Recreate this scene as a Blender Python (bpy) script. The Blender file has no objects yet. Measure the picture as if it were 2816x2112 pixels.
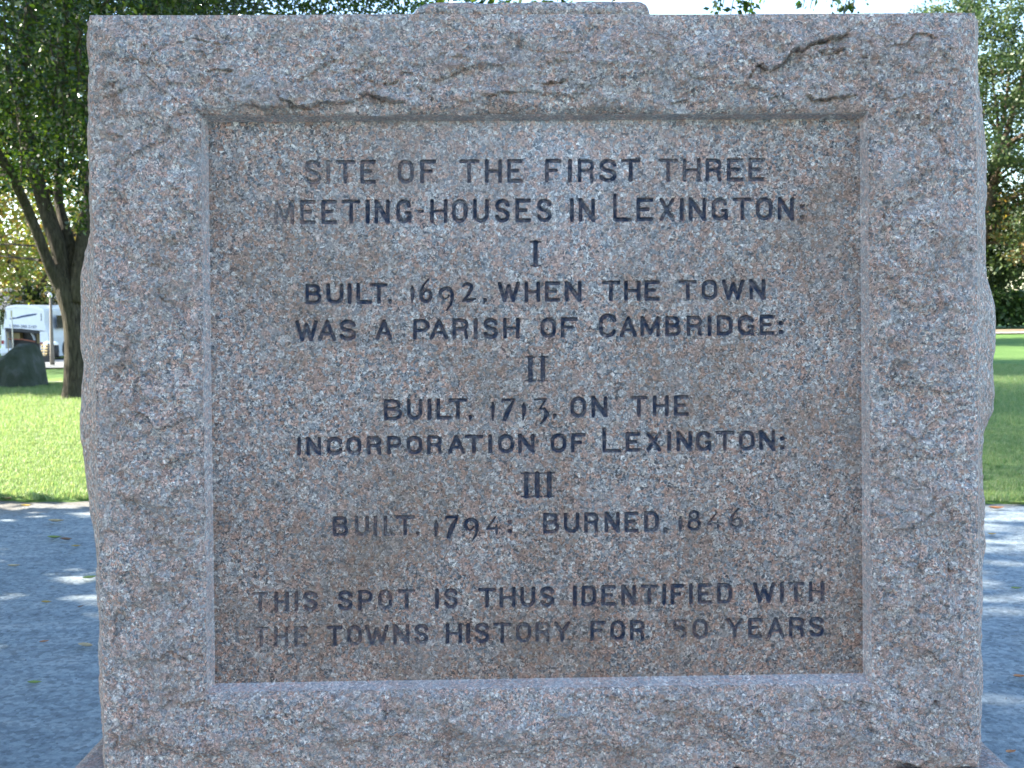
import bpy, math, random
import numpy as np
from mathutils import Vector, Matrix, Euler

# ------------------------------------------------------------------ camera, sky, sun
scene = bpy.context.scene
COL = scene.collection
random.seed(7)
rng = np.random.default_rng(11)

FS = 2979.0                      # focal length in photograph pixels (2816 wide)
CAM = Vector((0.0, -2.14, 1.55))
PITCH = math.radians(3.99)
ROLL = math.radians(0.35)

cam_data = bpy.data.cameras.new('camera')
cam_data.sensor_width = 36.0
cam_data.lens = 36.0 * FS / 2816.0
cam_data.clip_start = 0.05
cam_data.clip_end = 2000.0
cam_data.dof.use_dof = True
cam_data.dof.focus_distance = 2.14
cam_data.dof.aperture_fstop = 12.0
cam = bpy.data.objects.new('camera', cam_data)
COL.objects.link(cam)
cam.location = CAM
cam.matrix_world = Matrix.Translation(CAM) @ Euler((math.pi / 2 - PITCH, 0, 0)).to_matrix().to_4x4() @ Matrix.Rotation(-ROLL, 4, 'Z')
scene.camera = cam
CAMR = np.array(cam.matrix_world.to_3x3())

SUN_EL = math.radians(28.0)
SUN_AZ = math.atan2(-0.985, 0.17)          # measured from +Y towards +X
SUN = Vector((math.sin(SUN_AZ) * math.cos(SUN_EL), math.cos(SUN_AZ) * math.cos(SUN_EL), math.sin(SUN_EL)))
world = bpy.data.worlds.new('World')
scene.world = world
world.use_nodes = True
wn = world.node_tree.nodes
bg = wn.get('Background') or wn.new('ShaderNodeBackground')
sky = wn.new('ShaderNodeTexSky')
sky.sky_type = 'NISHITA'
sky.sun_disc = False
sky.sun_elevation = SUN_EL
sky.sun_rotation = SUN_AZ
sky.air_density = 1.0
sky.dust_density = 0.3
sky.ozone_density = 1.6
world.node_tree.links.new(sky.outputs['Color'], bg.inputs['Color'])
bg.inputs['Strength'].default_value = 0.12
sun_data = bpy.data.lights.new('sun', 'SUN')
sun_data.energy = 5.0
sun_data.angle = math.radians(0.5)
sun_data.color = (1.0, 0.93, 0.80)
sun = bpy.data.objects.new('sun', sun_data)
COL.objects.link(sun)
sun.rotation_euler = SUN.to_track_quat('Z', 'Y').to_euler()
sun.location = (-20, 4, 20)
scene.view_settings.view_transform = 'Standard'
scene.view_settings.look = 'None'
scene.view_settings.gamma = 1.0
scene.view_settings.exposure = 2.55
scene.view_settings.use_curve_mapping = False
scene.cycles.max_bounces = 8
scene.cycles.transparent_max_bounces = 8

# ------------------------------------------------------------------ geometry helpers
def ray(px, py):
    px = np.asarray(px, float); py = np.asarray(py, float)
    d = np.stack([(px - 1408.0) / FS, -(py - 1056.0) / FS, -np.ones_like(px)], -1)
    return d @ CAMR.T

def at_y(px, py, y):
    """place in the world, on the vertical plane at depth y, seen at that spot of the photograph"""
    d = ray(px, py)
    t = (y - CAM.y) / d[..., 1]
    p = np.array(CAM) + d * t[..., None]
    return p

def at_z(px, py, z=0.0):
    d = ray(px, py)
    t = (z - CAM.z) / d[..., 2]
    return np.array(CAM) + d * t[..., None]

def hash2(ix, iy, seed):
    h = (ix.astype(np.int64) * 374761393 + iy.astype(np.int64) * 668265263 + seed * 1442695041) & 0x7fffffff
    h = ((h ^ (h >> 13)) * 1274126177) & 0x7fffffff
    h = (h ^ (h >> 16)) & 0xffff
    return h / 65535.0

def vnoise(x, y, seed=0):
    x = np.asarray(x, float); y = np.asarray(y, float)
    x0 = np.floor(x); y0 = np.floor(y)
    fx = x - x0; fy = y - y0
    ux = fx * fx * fx * (fx * (fx * 6 - 15) + 10); uy = fy * fy * fy * (fy * (fy * 6 - 15) + 10)
    def g(ix, iy):
        a = hash2(ix, iy, seed) * 2 * np.pi
        return np.cos(a) * (x - ix) + np.sin(a) * (y - iy)
    n0 = g(x0, y0) * (1 - ux) + g(x0 + 1, y0) * ux
    n1 = g(x0, y0 + 1) * (1 - ux) + g(x0 + 1, y0 + 1) * ux
    return (n0 * (1 - uy) + n1 * uy) * 1.5

def fbm(x, y, octs=4, seed=0, gain=0.5):
    s = 0; a = 1.0; f = 1.0
    for k in range(octs):
        s = s + a * vnoise(np.asarray(x) * f + 17.3 * k, np.asarray(y) * f - 9.1 * k, seed + k)
        a *= gain; f *= 2.03
    return s

def facets(x, y, size, seed=0, off=1.0, tilt=1.0):
    """broken planes: each cell its own height and tilt"""
    x = x / size; y = y / size
    ix = np.floor(x); iy = np.floor(y)
    best = np.full(x.shape, 1e9); val = np.zeros(x.shape)
    for dx in (-1, 0, 1):
        for dy in (-1, 0, 1):
            cx = ix + dx; cy = iy + dy
            px = cx + hash2(cx, cy, seed); py = cy + hash2(cx, cy, seed + 1)
            d = (x - px) ** 2 + (y - py) ** 2
            h = (hash2(cx, cy, seed + 2) - 0.5) * off + ((hash2(cx, cy, seed + 3) - 0.5) * (x - px) + (hash2(cx, cy, seed + 4) - 0.5) * (y - py)) * tilt * 2
            m = d < best
            best = np.where(m, d, best); val = np.where(m, h, val)
    return val

def sstep(a, b, x):
    t = np.clip((x - a) / (b - a), 0, 1)
    return t * t * (3 - 2 * t)

def mesh_from(name, verts, faces, mats, smooth=False, fmat=None):
    """faces: (n,4) or (n,3) int array, or a list of lists"""
    me = bpy.data.meshes.new(name)
    if isinstance(faces, np.ndarray):
        n, k = faces.shape
        me.vertices.add(len(verts)); me.loops.add(n * k); me.polygons.add(n)
        me.vertices.foreach_set('co', np.asarray(verts, np.float32).ravel())
        me.loops.foreach_set('vertex_index', faces.astype(np.int32).ravel())
        me.polygons.foreach_set('loop_start', np.arange(0, n * k, k, dtype=np.int32))
        me.polygons.foreach_set('loop_total', np.full(n, k, dtype=np.int32))
        me.update(calc_edges=True)
    else:
        me.from_pydata([tuple(v) for v in verts], [], faces)
        me.update()
    for m in (mats if isinstance(mats, (list, tuple)) else [mats]):
        me.materials.append(m)
    if smooth:
        me.polygons.foreach_set('use_smooth', np.ones(len(me.polygons), dtype=bool))
    if fmat is not None:
        me.polygons.foreach_set('material_index', np.asarray(fmat, np.int32))
    me.validate()
    return me

def link(name, me, parent=None, label=None, cat=None, group=None, kind=None):
    o = bpy.data.objects.new(name, me)
    COL.objects.link(o)
    if parent is not None: o.parent = parent
    tag(o, label, cat, group, kind)
    return o

def tag(o, label=None, cat=None, group=None, kind=None):
    if label: o['label'] = label
    if cat: o['category'] = cat
    if group: o['group'] = group
    if kind: o['kind'] = kind

def thing(name, label, cat, loc=(0, 0, 0), rotz=0, group=None):
    o = bpy.data.objects.new(name, None)
    o.empty_display_size = 0.2
    COL.objects.link(o); o.location = loc; o.rotation_euler = (0, 0, rotz)
    tag(o, label, cat, group)
    return o

def grid_faces(nr, nc, mask=None):
    i = np.arange(nr - 1)[:, None] * nc + np.arange(nc - 1)[None, :]
    f = np.stack([i, i + 1, i + nc + 1, i + nc], -1)
    if mask is not None: f = f[mask]
    return f.reshape(-1, 4)

class MB:
    """collects boxes, tubes and prisms into one mesh"""
    def __init__(self): self.v = []; self.f = []; self.m = []
    def add(self, vs, fs, mi=0):
        b = len(self.v); self.v += [tuple(p) for p in vs]
        self.f += [[b + i for i in f] for f in fs]; self.m += [mi] * len(fs)
    def box(self, x0, x1, y0, y1, z0, z1, mi=0):
        self.add([(x0, y0, z0), (x1, y0, z0), (x1, y1, z0), (x0, y1, z0), (x0, y0, z1), (x1, y0, z1), (x1, y1, z1), (x0, y1, z1)],
                 [(0, 3, 2, 1), (4, 5, 6, 7), (0, 1, 5, 4), (1, 2, 6, 5), (2, 3, 7, 6), (3, 0, 4, 7)], mi)
    def tube(self, pts, radii, n=8, mi=0, cap=True):
        pts = [Vector(p) for p in pts]; rings = []
        up = Vector((0.13, 0.97, 0.2)).normalized()
        for i, p in enumerate(pts):
            t = (pts[min(i + 1, len(pts) - 1)] - pts[max(i - 1, 0)]).normalized()
            a = t.cross(up)
            if a.length < 1e-3: a = t.cross(Vector((1, 0, 0)))
            a.normalize(); b = t.cross(a)
            r = radii[i] if hasattr(radii, '__len__') else radii
            rings.append([p + (a * math.cos(2 * math.pi * k / n) + b * math.sin(2 * math.pi * k / n)) * r for k in range(n)])
        vs = [v for r in rings for v in r]; fs = []
        for i in range(len(pts) - 1):
            for k in range(n):
                fs.append((i * n + k, i * n + (k + 1) % n, (i + 1) * n + (k + 1) % n, (i + 1) * n + k))
        if cap: fs += [tuple(range(n))[::-1], tuple((len(pts) - 1) * n + k for k in range(n))]
        self.add(vs, fs, mi)
    def prism(self, outline, y0, y1, mi=0):
        n = len(outline)
        vs = [(x, y0, z) for x, z in outline] + [(x, y1, z) for x, z in outline]
        fs = [tuple(range(n)), tuple(range(2 * n - 1, n - 1, -1))] + [((k + 1) % n, k, n + k, n + (k + 1) % n) for k in range(n)]
        self.add(vs, fs, mi)
    def build(self, name, mats, parent=None, smooth=False, bevel=0, **kw):
        me = mesh_from(name, self.v, self.f, mats, smooth=smooth, fmat=self.m)
        o = link(name, me, parent, **kw)
        if bevel:
            b = o.modifiers.new('edge', 'BEVEL'); b.width = bevel; b.segments = 2; b.limit_method = 'ANGLE'
        return o

# ------------------------------------------------------------------ materials
class NT:
    def __init__(self, name):
        self.m = bpy.data.materials.new(name); self.m.use_nodes = True
        self.t = self.m.node_tree; self.t.nodes.clear()
        self.out = self.n('ShaderNodeOutputMaterial')
        self.b = self.n('ShaderNodeBsdfPrincipled')
        self.l(self.b.outputs[0], self.out.inputs['Surface'])
    def n(self, kind, **kw):
        nd = self.t.nodes.new(kind)
        for k, v in kw.items(): setattr(nd, k, v)
        return nd
    def l(self, a, b): self.t.links.new(a, b)
    def val(self, sock, v):
        if hasattr(v, 'is_linked') or hasattr(v, 'links'): self.l(v, sock)
        else: sock.default_value = v
    def coord(self, which='Object'): return self.n('ShaderNodeTexCoord').outputs[which]
    def noise(self, vec, scale, detail=3, rough=0.5, dist=0.0, out='Fac'):
        nd = self.n('ShaderNodeTexNoise'); self.l(vec, nd.inputs['Vector'])
        nd.inputs['Scale'].default_value = scale; nd.inputs['Detail'].default_value = detail
        nd.inputs['Roughness'].default_value = rough; nd.inputs['Distortion'].default_value = dist
        return nd.outputs[out]
    def vor(self, vec, scale, out='Color', feature='F1'):
        nd = self.n('ShaderNodeTexVoronoi'); nd.feature = feature; self.l(vec, nd.inputs['Vector'])
        nd.inputs['Scale'].default_value = scale
        return nd.outputs[out]
    def ramp(self, fac, stops, interp='LINEAR'):
        nd = self.n('ShaderNodeValToRGB'); cr = nd.color_ramp; cr.interpolation = interp
        while len(cr.elements) < len(stops): cr.elements.new(0.5)
        for e, (p, c) in zip(cr.elements, stops):
            e.position = p; e.color = (*c, 1) if len(c) == 3 else c
        self.l(fac, nd.inputs['Fac']); return nd.outputs['Color']
    def mix(self, fac, a, b, mode='MIX'):
        nd = self.n('ShaderNodeMix'); nd.data_type = 'RGBA'; nd.blend_type = mode
        self.val(nd.inputs[0], fac)
        self.val(nd.inputs[6], a if not isinstance(a, tuple) else (*a, 1)[:4]); self.val(nd.inputs[7], b if not isinstance(b, tuple) else (*b, 1)[:4])
        return nd.outputs[2]
    def math(self, op, a, b=0.0, clamp=False):
        nd = self.n('ShaderNodeMath'); nd.operation = op; nd.use_clamp = clamp
        self.val(nd.inputs[0], a); self.val(nd.inputs[1], b); return nd.outputs[0]
    def maprange(self, v, a, b, c=0.0, d=1.0):
        nd = self.n('ShaderNodeMapRange'); self.l(v, nd.inputs[0])
        for i, q in enumerate((a, b, c, d)): nd.inputs[i + 1].default_value = q
        return nd.outputs[0]
    def warp(self, vec, scale, amt):
        c = self.noise(vec, scale, 2, out='Color')
        s = self.n('ShaderNodeVectorMath', operation='MULTIPLY_ADD')
        self.l(c, s.inputs[0]); s.inputs[1].default_value = (amt,) * 3; self.l(vec, s.inputs[2])
        return s.outputs[0]
    def sep(self, c, i):
        nd = self.n('ShaderNodeSeparateColor'); self.l(c, nd.inputs[0]); return nd.outputs[i]
    def bump(self, h, dist, strength=1.0, normal=None):
        nd = self.n('ShaderNodeBump'); self.l(h, nd.inputs['Height']); nd.inputs['Distance'].default_value = dist
        nd.inputs['Strength'].default_value = strength
        if normal is not None: self.l(normal, nd.inputs['Normal'])
        return nd.outputs[0]
    def finish(self, color, rough=0.8, bump=None, spec=0.3):
        self.val(self.b.inputs['Base Color'], color if not isinstance(color, tuple) else (*color, 1))
        self.val(self.b.inputs['Roughness'], rough)
        self.b.inputs['Specular IOR Level'].default_value = spec
        if bump is not None: self.l(bump, self.b.inputs['Normal'])
        return self.m

def plain(name, col, rough=0.6, spec=0.3, metal=0.0, var=0.12, scale=6.0):
    t = NT(name); c = t.coord()
    n = t.noise(c, scale, 4)
    col2 = tuple(min(1, x * (1 + var)) for x in col); col1 = tuple(x * (1 - var) for x in col)
    m = t.finish(t.ramp(n, [(0.3, col1), (0.7, col2)]), rough, spec=spec)
    t.b.inputs['Metallic'].default_value = metal
    return m

PINK = (0.52, 0.310, 0.240); SALMON = (0.44, 0.245, 0.180); GREY = (0.320, 0.300, 0.305); PALE = (0.64, 0.56, 0.51)
BLUEG = (0.16, 0.17, 0.19); BLACK = (0.035, 0.037, 0.045); BUFF = (0.47, 0.345, 0.27)

def granite(name, light=0.0, grain=1.0, bump=0.0012, paint=False, dark=1.0, soft=0.0, tone_shift=False, stain=4.0):
    t = NT(name); c0 = t.coord()
    c = t.warp(c0, 130.0, 0.010)
    cells = t.vor(c, 165.0 * grain, 'Color')
    r = t.sep(cells, 0)
    cl = t.noise(c0, 24.0, 4, 0.65)
    mod = t.math('ADD', t.math('MULTIPLY', r, 0.76), t.math('MULTIPLY', cl, 0.24))
    mod = t.maprange(mod, 0.10, 0.90)
    base = t.ramp(mod, [(0.0, BLUEG), (0.16, GREY), (0.30, BUFF), (0.38, PINK), (0.50, SALMON), (0.60, GREY), (0.70, PINK), (0.80, PALE), (0.88, GREY), (0.94, PALE)], 'LINEAR')
    big = t.vor(c, 78.0 * grain, 'Color')                       # the larger feldspar crystals
    rb = t.sep(big, 1)
    bigc = t.ramp(rb, [(0.0, SALMON), (0.5, PINK), (0.75, PALE), (1.0, GREY)])
    sel = t.math('GREATER_THAN', t.sep(big, 2), 0.72)
    base = t.mix(t.math('MULTIPLY', sel, 0.65), base, bigc)
    cells2 = t.vor(c, 330.0 * grain, 'Color')
    r2 = t.sep(cells2, 1)
    fine = t.ramp(r2, [(0.0, (0.16, 0.16, 0.19)), (0.16, (0.52, 0.53, 0.57)), (0.55, (0.98, 0.97, 0.96)), (0.82, (1.30, 1.28, 1.28)), (0.95, (1.85, 1.85, 1.85))])
    col = t.mix(0.85, base, fine, 'MULTIPLY')
    # black mica: small flecks that cluster
    fv = t.vor(c, 260.0, 'Color'); fl = t.math('GREATER_THAN', t.sep(fv, 0), 0.80)
    clump = t.maprange(t.noise(c0, 75.0, 2), 0.50, 0.60)
    col = t.mix(t.math('MULTIPLY', t.math('MULTIPLY', fl, clump), 0.85), col, (0.045, 0.047, 0.058))
    w = t.noise(c0, stain, 6, 0.65)
    col = t.mix(t.maprange(w, 0.42, 0.68, 0.0, 0.42 + soft), col, (0.235, 0.150, 0.100))
    w2 = t.noise(c0, 11.0, 5, 0.7, 0.5)
    col = t.mix(t.maprange(w2, 0.50, 0.72, 0.0, 0.34 - soft), col, (0.43, 0.41, 0.425))
    if light > 0: col = t.mix(light, col, (0.45, 0.425, 0.445))
    if dark != 1.0: col = t.mix(1.0, col, (dark, dark, dark), 'MULTIPLY')
    if tone_shift:      # paler towards the top middle, browner towards the foot of the panel
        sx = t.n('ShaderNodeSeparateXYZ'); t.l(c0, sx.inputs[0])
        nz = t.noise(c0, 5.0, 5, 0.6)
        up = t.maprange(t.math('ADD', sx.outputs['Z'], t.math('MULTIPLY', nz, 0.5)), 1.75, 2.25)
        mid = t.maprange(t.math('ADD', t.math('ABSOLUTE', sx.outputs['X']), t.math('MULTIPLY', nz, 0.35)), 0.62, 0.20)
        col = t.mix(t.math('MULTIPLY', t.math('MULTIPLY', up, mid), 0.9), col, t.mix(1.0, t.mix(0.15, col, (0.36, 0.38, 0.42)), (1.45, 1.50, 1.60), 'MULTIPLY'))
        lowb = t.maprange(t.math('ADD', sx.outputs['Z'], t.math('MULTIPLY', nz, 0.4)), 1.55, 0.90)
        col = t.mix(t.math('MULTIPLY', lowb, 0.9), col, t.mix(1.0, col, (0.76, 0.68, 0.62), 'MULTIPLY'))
    h = t.math('ADD', t.math('MULTIPLY', r2, 0.8), t.math('MULTIPLY', r, 1.2))
    h = t.math('ADD', h, t.math('MULTIPLY', t.noise(c0, 200.0, 4, 0.7), 2.0))
    rough = t.maprange(r2, 0, 1, 0.55, 0.9)
    if paint:
        at = t.n('ShaderNodeAttribute'); at.attribute_name = 'paint'
        pn = t.noise(c0, 140.0, 3, 0.7)
        pf = t.math('MULTIPLY', at.outputs['Fac'], t.maprange(pn, 0.2, 0.5, 0.55, 1.0), True)
        col = t.mix(pf, col, (0.016, 0.028, 0.062))
    return t.finish(col, rough, t.bump(h, bump, 1.0), 0.35)

M = {}
M['rock'] = granite('rough_granite', 0.10, 1.02, 0.0040, dark=1.22, stain=9.0)
M['panel'] = granite('dressed_granite', 0.0, 1.0, 0.0010, dark=0.72, soft=0.10, tone_shift=True)
M['margin'] = granite('tooled_granite', 0.35, 1.0, 0.0022, dark=1.25)
M['ink'] = granite('painted_granite', 0.0, 1.0, 0.0010, paint=True, dark=0.72, soft=0.10, tone_shift=True)
M['base'] = granite('base_granite', 0.22, 0.9, 0.0030)

def bark(name, c1, c2):
    t = NT(name); c = t.coord()
    mp = t.n('ShaderNodeMapping'); mp.inputs['Scale'].default_value = (1, 1, 0.22); t.l(c, mp.inputs['Vector'])
    n = t.noise(mp.outputs[0], 22.0, 5, 0.65, 0.6)
    n2 = t.noise(c, 3.0, 3)
    col = t.ramp(n, [(0.3, c1), (0.65, c2)])
    col = t.mix(t.maprange(n2, 0.4, 0.7, 0, 0.4), col, (0.055, 0.055, 0.033))
    return t.finish(col, 0.9, t.bump(n, 0.10, 1.0), 0.15)

M['bark'] = bark('bark', (0.014, 0.0115, 0.009), (0.095, 0.080, 0.060))
M['bark_far'] = bark('far_bark', (0.05, 0.038, 0.03), (0.17, 0.125, 0.09))
M['twig'] = plain('twig_bark', (0.26, 0.23, 0.19), 0.8, 0.2)

def leafmat(name, cols, trans=0.45, gloss=0.42, tr_tint=(1.5, 1.75, 0.5)):
    t = NT(name)
    g = t.n('ShaderNodeNewGeometry')
    rnd = g.outputs['Random Per Island']
    col = t.ramp(rnd, [(i / max(1, len(cols)), c) for i, c in enumerate(cols)], 'LINEAR')
    big = t.noise(t.coord(), 0.6, 2)
    col = t.mix(t.maprange(big, 0.35, 0.7, 0, 0.35), col, tuple(x * 1.45 for x in cols[-1]))
    t.finish(col, gloss, spec=0.5)
    tr = t.n('ShaderNodeBsdfTranslucent')
    tc = t.mix(1.0, col, tr_tint, 'MULTIPLY'); t.l(tc, tr.inputs['Color'])
    mx = t.n('ShaderNodeMixShader'); mx.inputs[0].default_value = trans
    t.l(t.b.outputs[0], mx.inputs[1]); t.l(tr.outputs[0], mx.inputs[2]); t.l(mx.outputs[0], t.out.inputs['Surface'])
    return t.m

M['leaf'] = leafmat('leaf_green', [(0.006, 0.017, 0.005), (0.014, 0.032, 0.008), (0.078, 0.105, 0.020), (0.016, 0.034, 0.010)], 0.42, 0.20)
M['leaf_yellow'] = leafmat('leaf_yellow_green', [(0.08, 0.12, 0.03), (0.12, 0.165, 0.04), (0.17, 0.19, 0.05), (0.10, 0.14, 0.03), (0.24, 0.13, 0.05)], 0.42, 0.5)
M['leaf_right'] = leafmat('leaf_grey_green', [(0.026, 0.050, 0.018), (0.045, 0.076, 0.025), (0.085, 0.110, 0.036), (0.04, 0.066, 0.024)], 0.30, 0.5, (1.3, 1.5, 0.7))
M['leaf_autumn'] = leafmat('leaf_autumn', [(0.22, 0.10, 0.03), (0.28, 0.15, 0.06), (0.16, 0.12, 0.04), (0.10, 0.12, 0.04)], 0.4, 0.5)
M['hedge'] = leafmat('hedge_leaf', [(0.018, 0.040, 0.014), (0.03, 0.06, 0.02), (0.045, 0.085, 0.025)], 0.2, 0.5)
M['grassblade'] = leafmat('grass_blade', [(0.065, 0.150, 0.040), (0.090, 0.195, 0.058), (0.125, 0.24, 0.080), (0.22, 0.26, 0.13)], 0.42, 0.5, (1.6, 1.6, 1.0))

def lawnmat():
    t = NT('lawn'); c = t.coord()
    n = t.noise(c, 0.35, 4, 0.6); n2 = t.noise(c, 9.0, 4, 0.7); n3 = t.noise(c, 70.0, 3, 0.7)
    f = t.math('ADD', t.math('MULTIPLY', n, 0.4), t.math('ADD', t.math('MULTIPLY', n2, 0.35), t.math('MULTIPLY', n3, 0.25)))
    col = t.ramp(f, [(0.34, (0.065, 0.130, 0.032)), (0.5, (0.105, 0.19, 0.050)), (0.64, (0.18, 0.26, 0.085))])
    return t.finish(col, 0.85, t.bump(t.math('ADD', n3, n2), 0.03, 1.0), 0.15)
M['lawn'] = lawnmat()

def gravelmat():
    t = NT('stone_dust'); c = t.coord()
    mp = t.n('ShaderNodeMapping'); mp.inputs['Rotation'].default_value = (0, 0, 0.30); mp.inputs['Scale'].default_value = (0.5, 1.7, 1); t.l(c, mp.inputs['Vector'])
    sw = t.noise(mp.outputs[0], 3.2, 7, 0.62, 1.2); sp = t.noise(c, 75.0, 5, 0.8); mid = t.noise(c, 12.0, 9, 0.80, 0.3)
    f = t.math('ADD', t.math('MULTIPLY', sw, 0.36), t.math('ADD', t.math('MULTIPLY', mid, 0.36), t.math('MULTIPLY', sp, 0.28)))
    col = t.ramp(f, [(0.40, (0.17, 0.215, 0.245)), (0.47, (0.270, 0.325, 0.360)), (0.54, (0.34, 0.395, 0.425)), (0.62, (0.49, 0.51, 0.51))])
    pb = t.vor(c, 70.0, 'Color'); pr = t.sep(pb, 2)
    col = t.mix(t.math('MULTIPLY', t.math('GREATER_THAN', pr, 0.93), 0.35), col, (0.33, 0.36, 0.39))
    col = t.mix(t.math('MULTIPLY', t.math('LESS_THAN', pr, 0.06), 0.22), col, (0.06, 0.075, 0.10))
    pg = t.vor(c, 48.0, 'Color'); gg = t.ramp(t.sep(pg, 0), [(0.0, (0.72, 0.72, 0.72)), (0.5, (1, 1, 1)), (1.0, (1.25, 1.24, 1.22))])
    col = t.mix(1.0, col, gg, 'MULTIPLY')
    sx = t.n('ShaderNodeSeparateXYZ'); t.l(c, sx.inputs[0])
    ed = t.maprange(t.math('ADD', sx.outputs['Y'], t.math('MULTIPLY', t.noise(c, 3.0, 5, 0.7), 1.4)), 6.75, 7.35)
    col = t.mix(t.math('MULTIPLY', ed, 0.75), col, (0.20, 0.165, 0.13))
    br = t.noise(c, 2.3, 5, 0.7)
    col = t.mix(t.maprange(br, 0.58, 0.72, 0, 0.35), col, (0.25, 0.22, 0.18))
    h = t.math('ADD', t.math('MULTIPLY', sp, 0.9), t.math('ADD', t.math('MULTIPLY', mid, 0.5), t.math('MULTIPLY', t.sep(pg, 1), 0.25)))
    return t.finish(col, 0.9, t.bump(h, 0.02, 1.0), 0.2)
M['gravel'] = gravelmat()
M['pebble'] = plain('pebble', (0.17, 0.20, 0.24), 0.8, 0.3, var=0.5, scale=30)
M['asphalt'] = plain('road_surface', (0.20, 0.205, 0.205), 0.9, 0.2, scale=3)
M['dirt'] = plain('dirt_path', (0.28, 0.19, 0.13), 0.95, 0.1, scale=2)
M['concrete'] = plain('pale_path', (0.42, 0.38, 0.33), 0.95, 0.1, scale=2)
M['white'] = plain('white_paint', (0.74, 0.76, 0.78), 0.3, 0.5, var=0.04)
M['white_trim'] = plain('white_roof', (0.82, 0.83, 0.84), 0.25, 0.5, var=0.03)
M['blackm'] = plain('black_metal', (0.022, 0.023, 0.026), 0.5, 0.4)
M['brass'] = plain('olive_engine_parts', (0.20, 0.16, 0.07), 0.6, 0.4, scale=3)
M['rust'] = plain('rust_red_metal', (0.26, 0.10, 0.06), 0.7, 0.3)
M['red'] = plain('red_lens', (0.28, 0.02, 0.025), 0.25, 0.5)
M['navy'] = plain('navy_print', (0.035, 0.07, 0.16), 0.4, 0.4)
M['greyp'] = plain('grey_paint', (0.34, 0.37, 0.39), 0.45, 0.4)
M['glass'] = plain('dark_glass', (0.02, 0.025, 0.03), 0.1, 0.6)
M['pole'] = plain('weathered_pole', (0.17, 0.155, 0.14), 0.85, 0.2)
M['slat'] = plain('yellowed_slat', (0.26, 0.21, 0.11), 0.7, 0.3)
M['brick'] = plain('brick_wall', (0.35, 0.16, 0.10), 0.9, 0.2, scale=2)
M['roof'] = plain('slate_roof', (0.08, 0.085, 0.09), 0.85, 0.2)
M['clap'] = plain('cream_clapboard', (0.55, 0.52, 0.45), 0.7, 0.3)

# ------------------------------------------------------------------ ground
def terrain(x, y):
    x = np.asarray(x, float); y = np.asarray(y, float)
    d = y + 2.14
    fall = np.interp(d, [0, 22, 25, 35, 40, 58, 80, 200], [0, 0, -0.12, -0.46, -0.64, -1.10, -1.35, -2.0])
    k = 1 - sstep(-9.0, 4.0, x)
    roll = 0.05 * fbm(x * 0.06, y * 0.06, 2, 5) * sstep(8, 20, d)
    return fall * k + roll

def sheet(name, xs, ys, dz, mat, label=None, warp=None, extra=None, kind='structure'):
    X, Y = np.meshgrid(xs, ys)
    if warp is not None: X, Y = warp(X, Y)
    Z = terrain(X, Y) + dz
    if extra is not None: Z = Z + extra(X, Y)
    me = mesh_from(name, np.stack([X, Y, Z], -1).reshape(-1, 3), grid_faces(len(ys), len(xs)), mat, smooth=True)
    return link(name, me, kind=kind)

sheet('ground', np.concatenate([np.linspace(-900, -60, 15), np.linspace(-50, 50, 41), np.linspace(60, 900, 15)]),
      np.concatenate([np.linspace(-400, -20, 8), np.linspace(-12, 90, 60), np.linspace(110, 1200, 12)]), -0.12, M['lawn'])

def lawn_edge(x):
    return 6.80 - 0.052 * (x + 4.0) + 0.06 * vnoise(x * 0.9, x * 0 + 3.1, 9) + 0.06 * vnoise(x * 4.0, x * 0 + 1.7, 3) + 0.035 * vnoise(x * 14, x * 0, 4)

def lawn_warp(X, Y):
    t = Y - 6.8
    return X, lawn_edge(X) * np.clip(1 - t / 6, 0, 1) + 6.8 * (1 - np.clip(1 - t / 6, 0, 1)) + t
sheet('lawn', np.concatenate([np.linspace(-120, -16, 30), np.linspace(-15, 15, 400), np.linspace(16, 120, 30)]),
      6.8 + np.concatenate([[0, 0.01, 0.03, 0.06, 0.1], np.linspace(0.2, 30, 120), np.linspace(31, 130, 40)]), 0.0, M['lawn'],
      warp=lawn_warp, extra=lambda X, Y: -0.035 * (1 - sstep(0, 0.07, Y - lawn_edge(X))) + 0.012 * fbm(X * 2.2, Y * 2.2, 3, 8))
sheet('gravel_path', np.linspace(-16, 16, 321), np.linspace(-9, 7.3, 164), -0.028, M['gravel'],
      extra=lambda X, Y: 0.008 * fbm(X * 1.6, Y * 2.4, 4, 21))
# road on the left, bending away behind the monument
def road_strip(name, cl, w, dz, mat):
    vs = []; n = len(cl); C = [Vector((a, b, 0)) for a, b in cl]
    for i, p in enumerate(C):
        t = (C[min(i + 1, n - 1)] - C[max(i - 1, 0)]).normalized(); s = Vector((-t.y, t.x, 0))
        for k in range(9):
            q = p + s * w * (k / 8 - 0.5); vs.append((q.x, q.y, float(terrain(q.x, q.y)) + dz))
    me = mesh_from(name, np.array(vs), grid_faces(n, 9), mat, smooth=True)
    return link(name, me, kind='structure')
def curve_pts(ctrl, n):
    ctrl = np.array(ctrl, float); t = np.linspace(0, len(ctrl) - 1, n)
    out = []
    for u in t:
        i = min(int(u), len(ctrl) - 2); f = u - i
        p0 = ctrl[max(i - 1, 0)]; p1 = ctrl[i]; p2 = ctrl[i + 1]; p3 = ctrl[min(i + 2, len(ctrl) - 1)]
        out.append(0.5 * ((2 * p1) + (-p0 + p2) * f + (2 * p0 - 5 * p1 + 4 * p2 - p3) * f * f + (-p0 + 3 * p1 - 3 * p2 + p3) * f ** 3))
    return np.array(out)
road_strip('road', [tuple(p) for p in curve_pts([(-90, 48), (-50, 48), (-22, 49), (-8, 55), (0, 72), (4, 110), (5, 160)], 90)], 22, 0.05, M['asphalt'])
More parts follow.
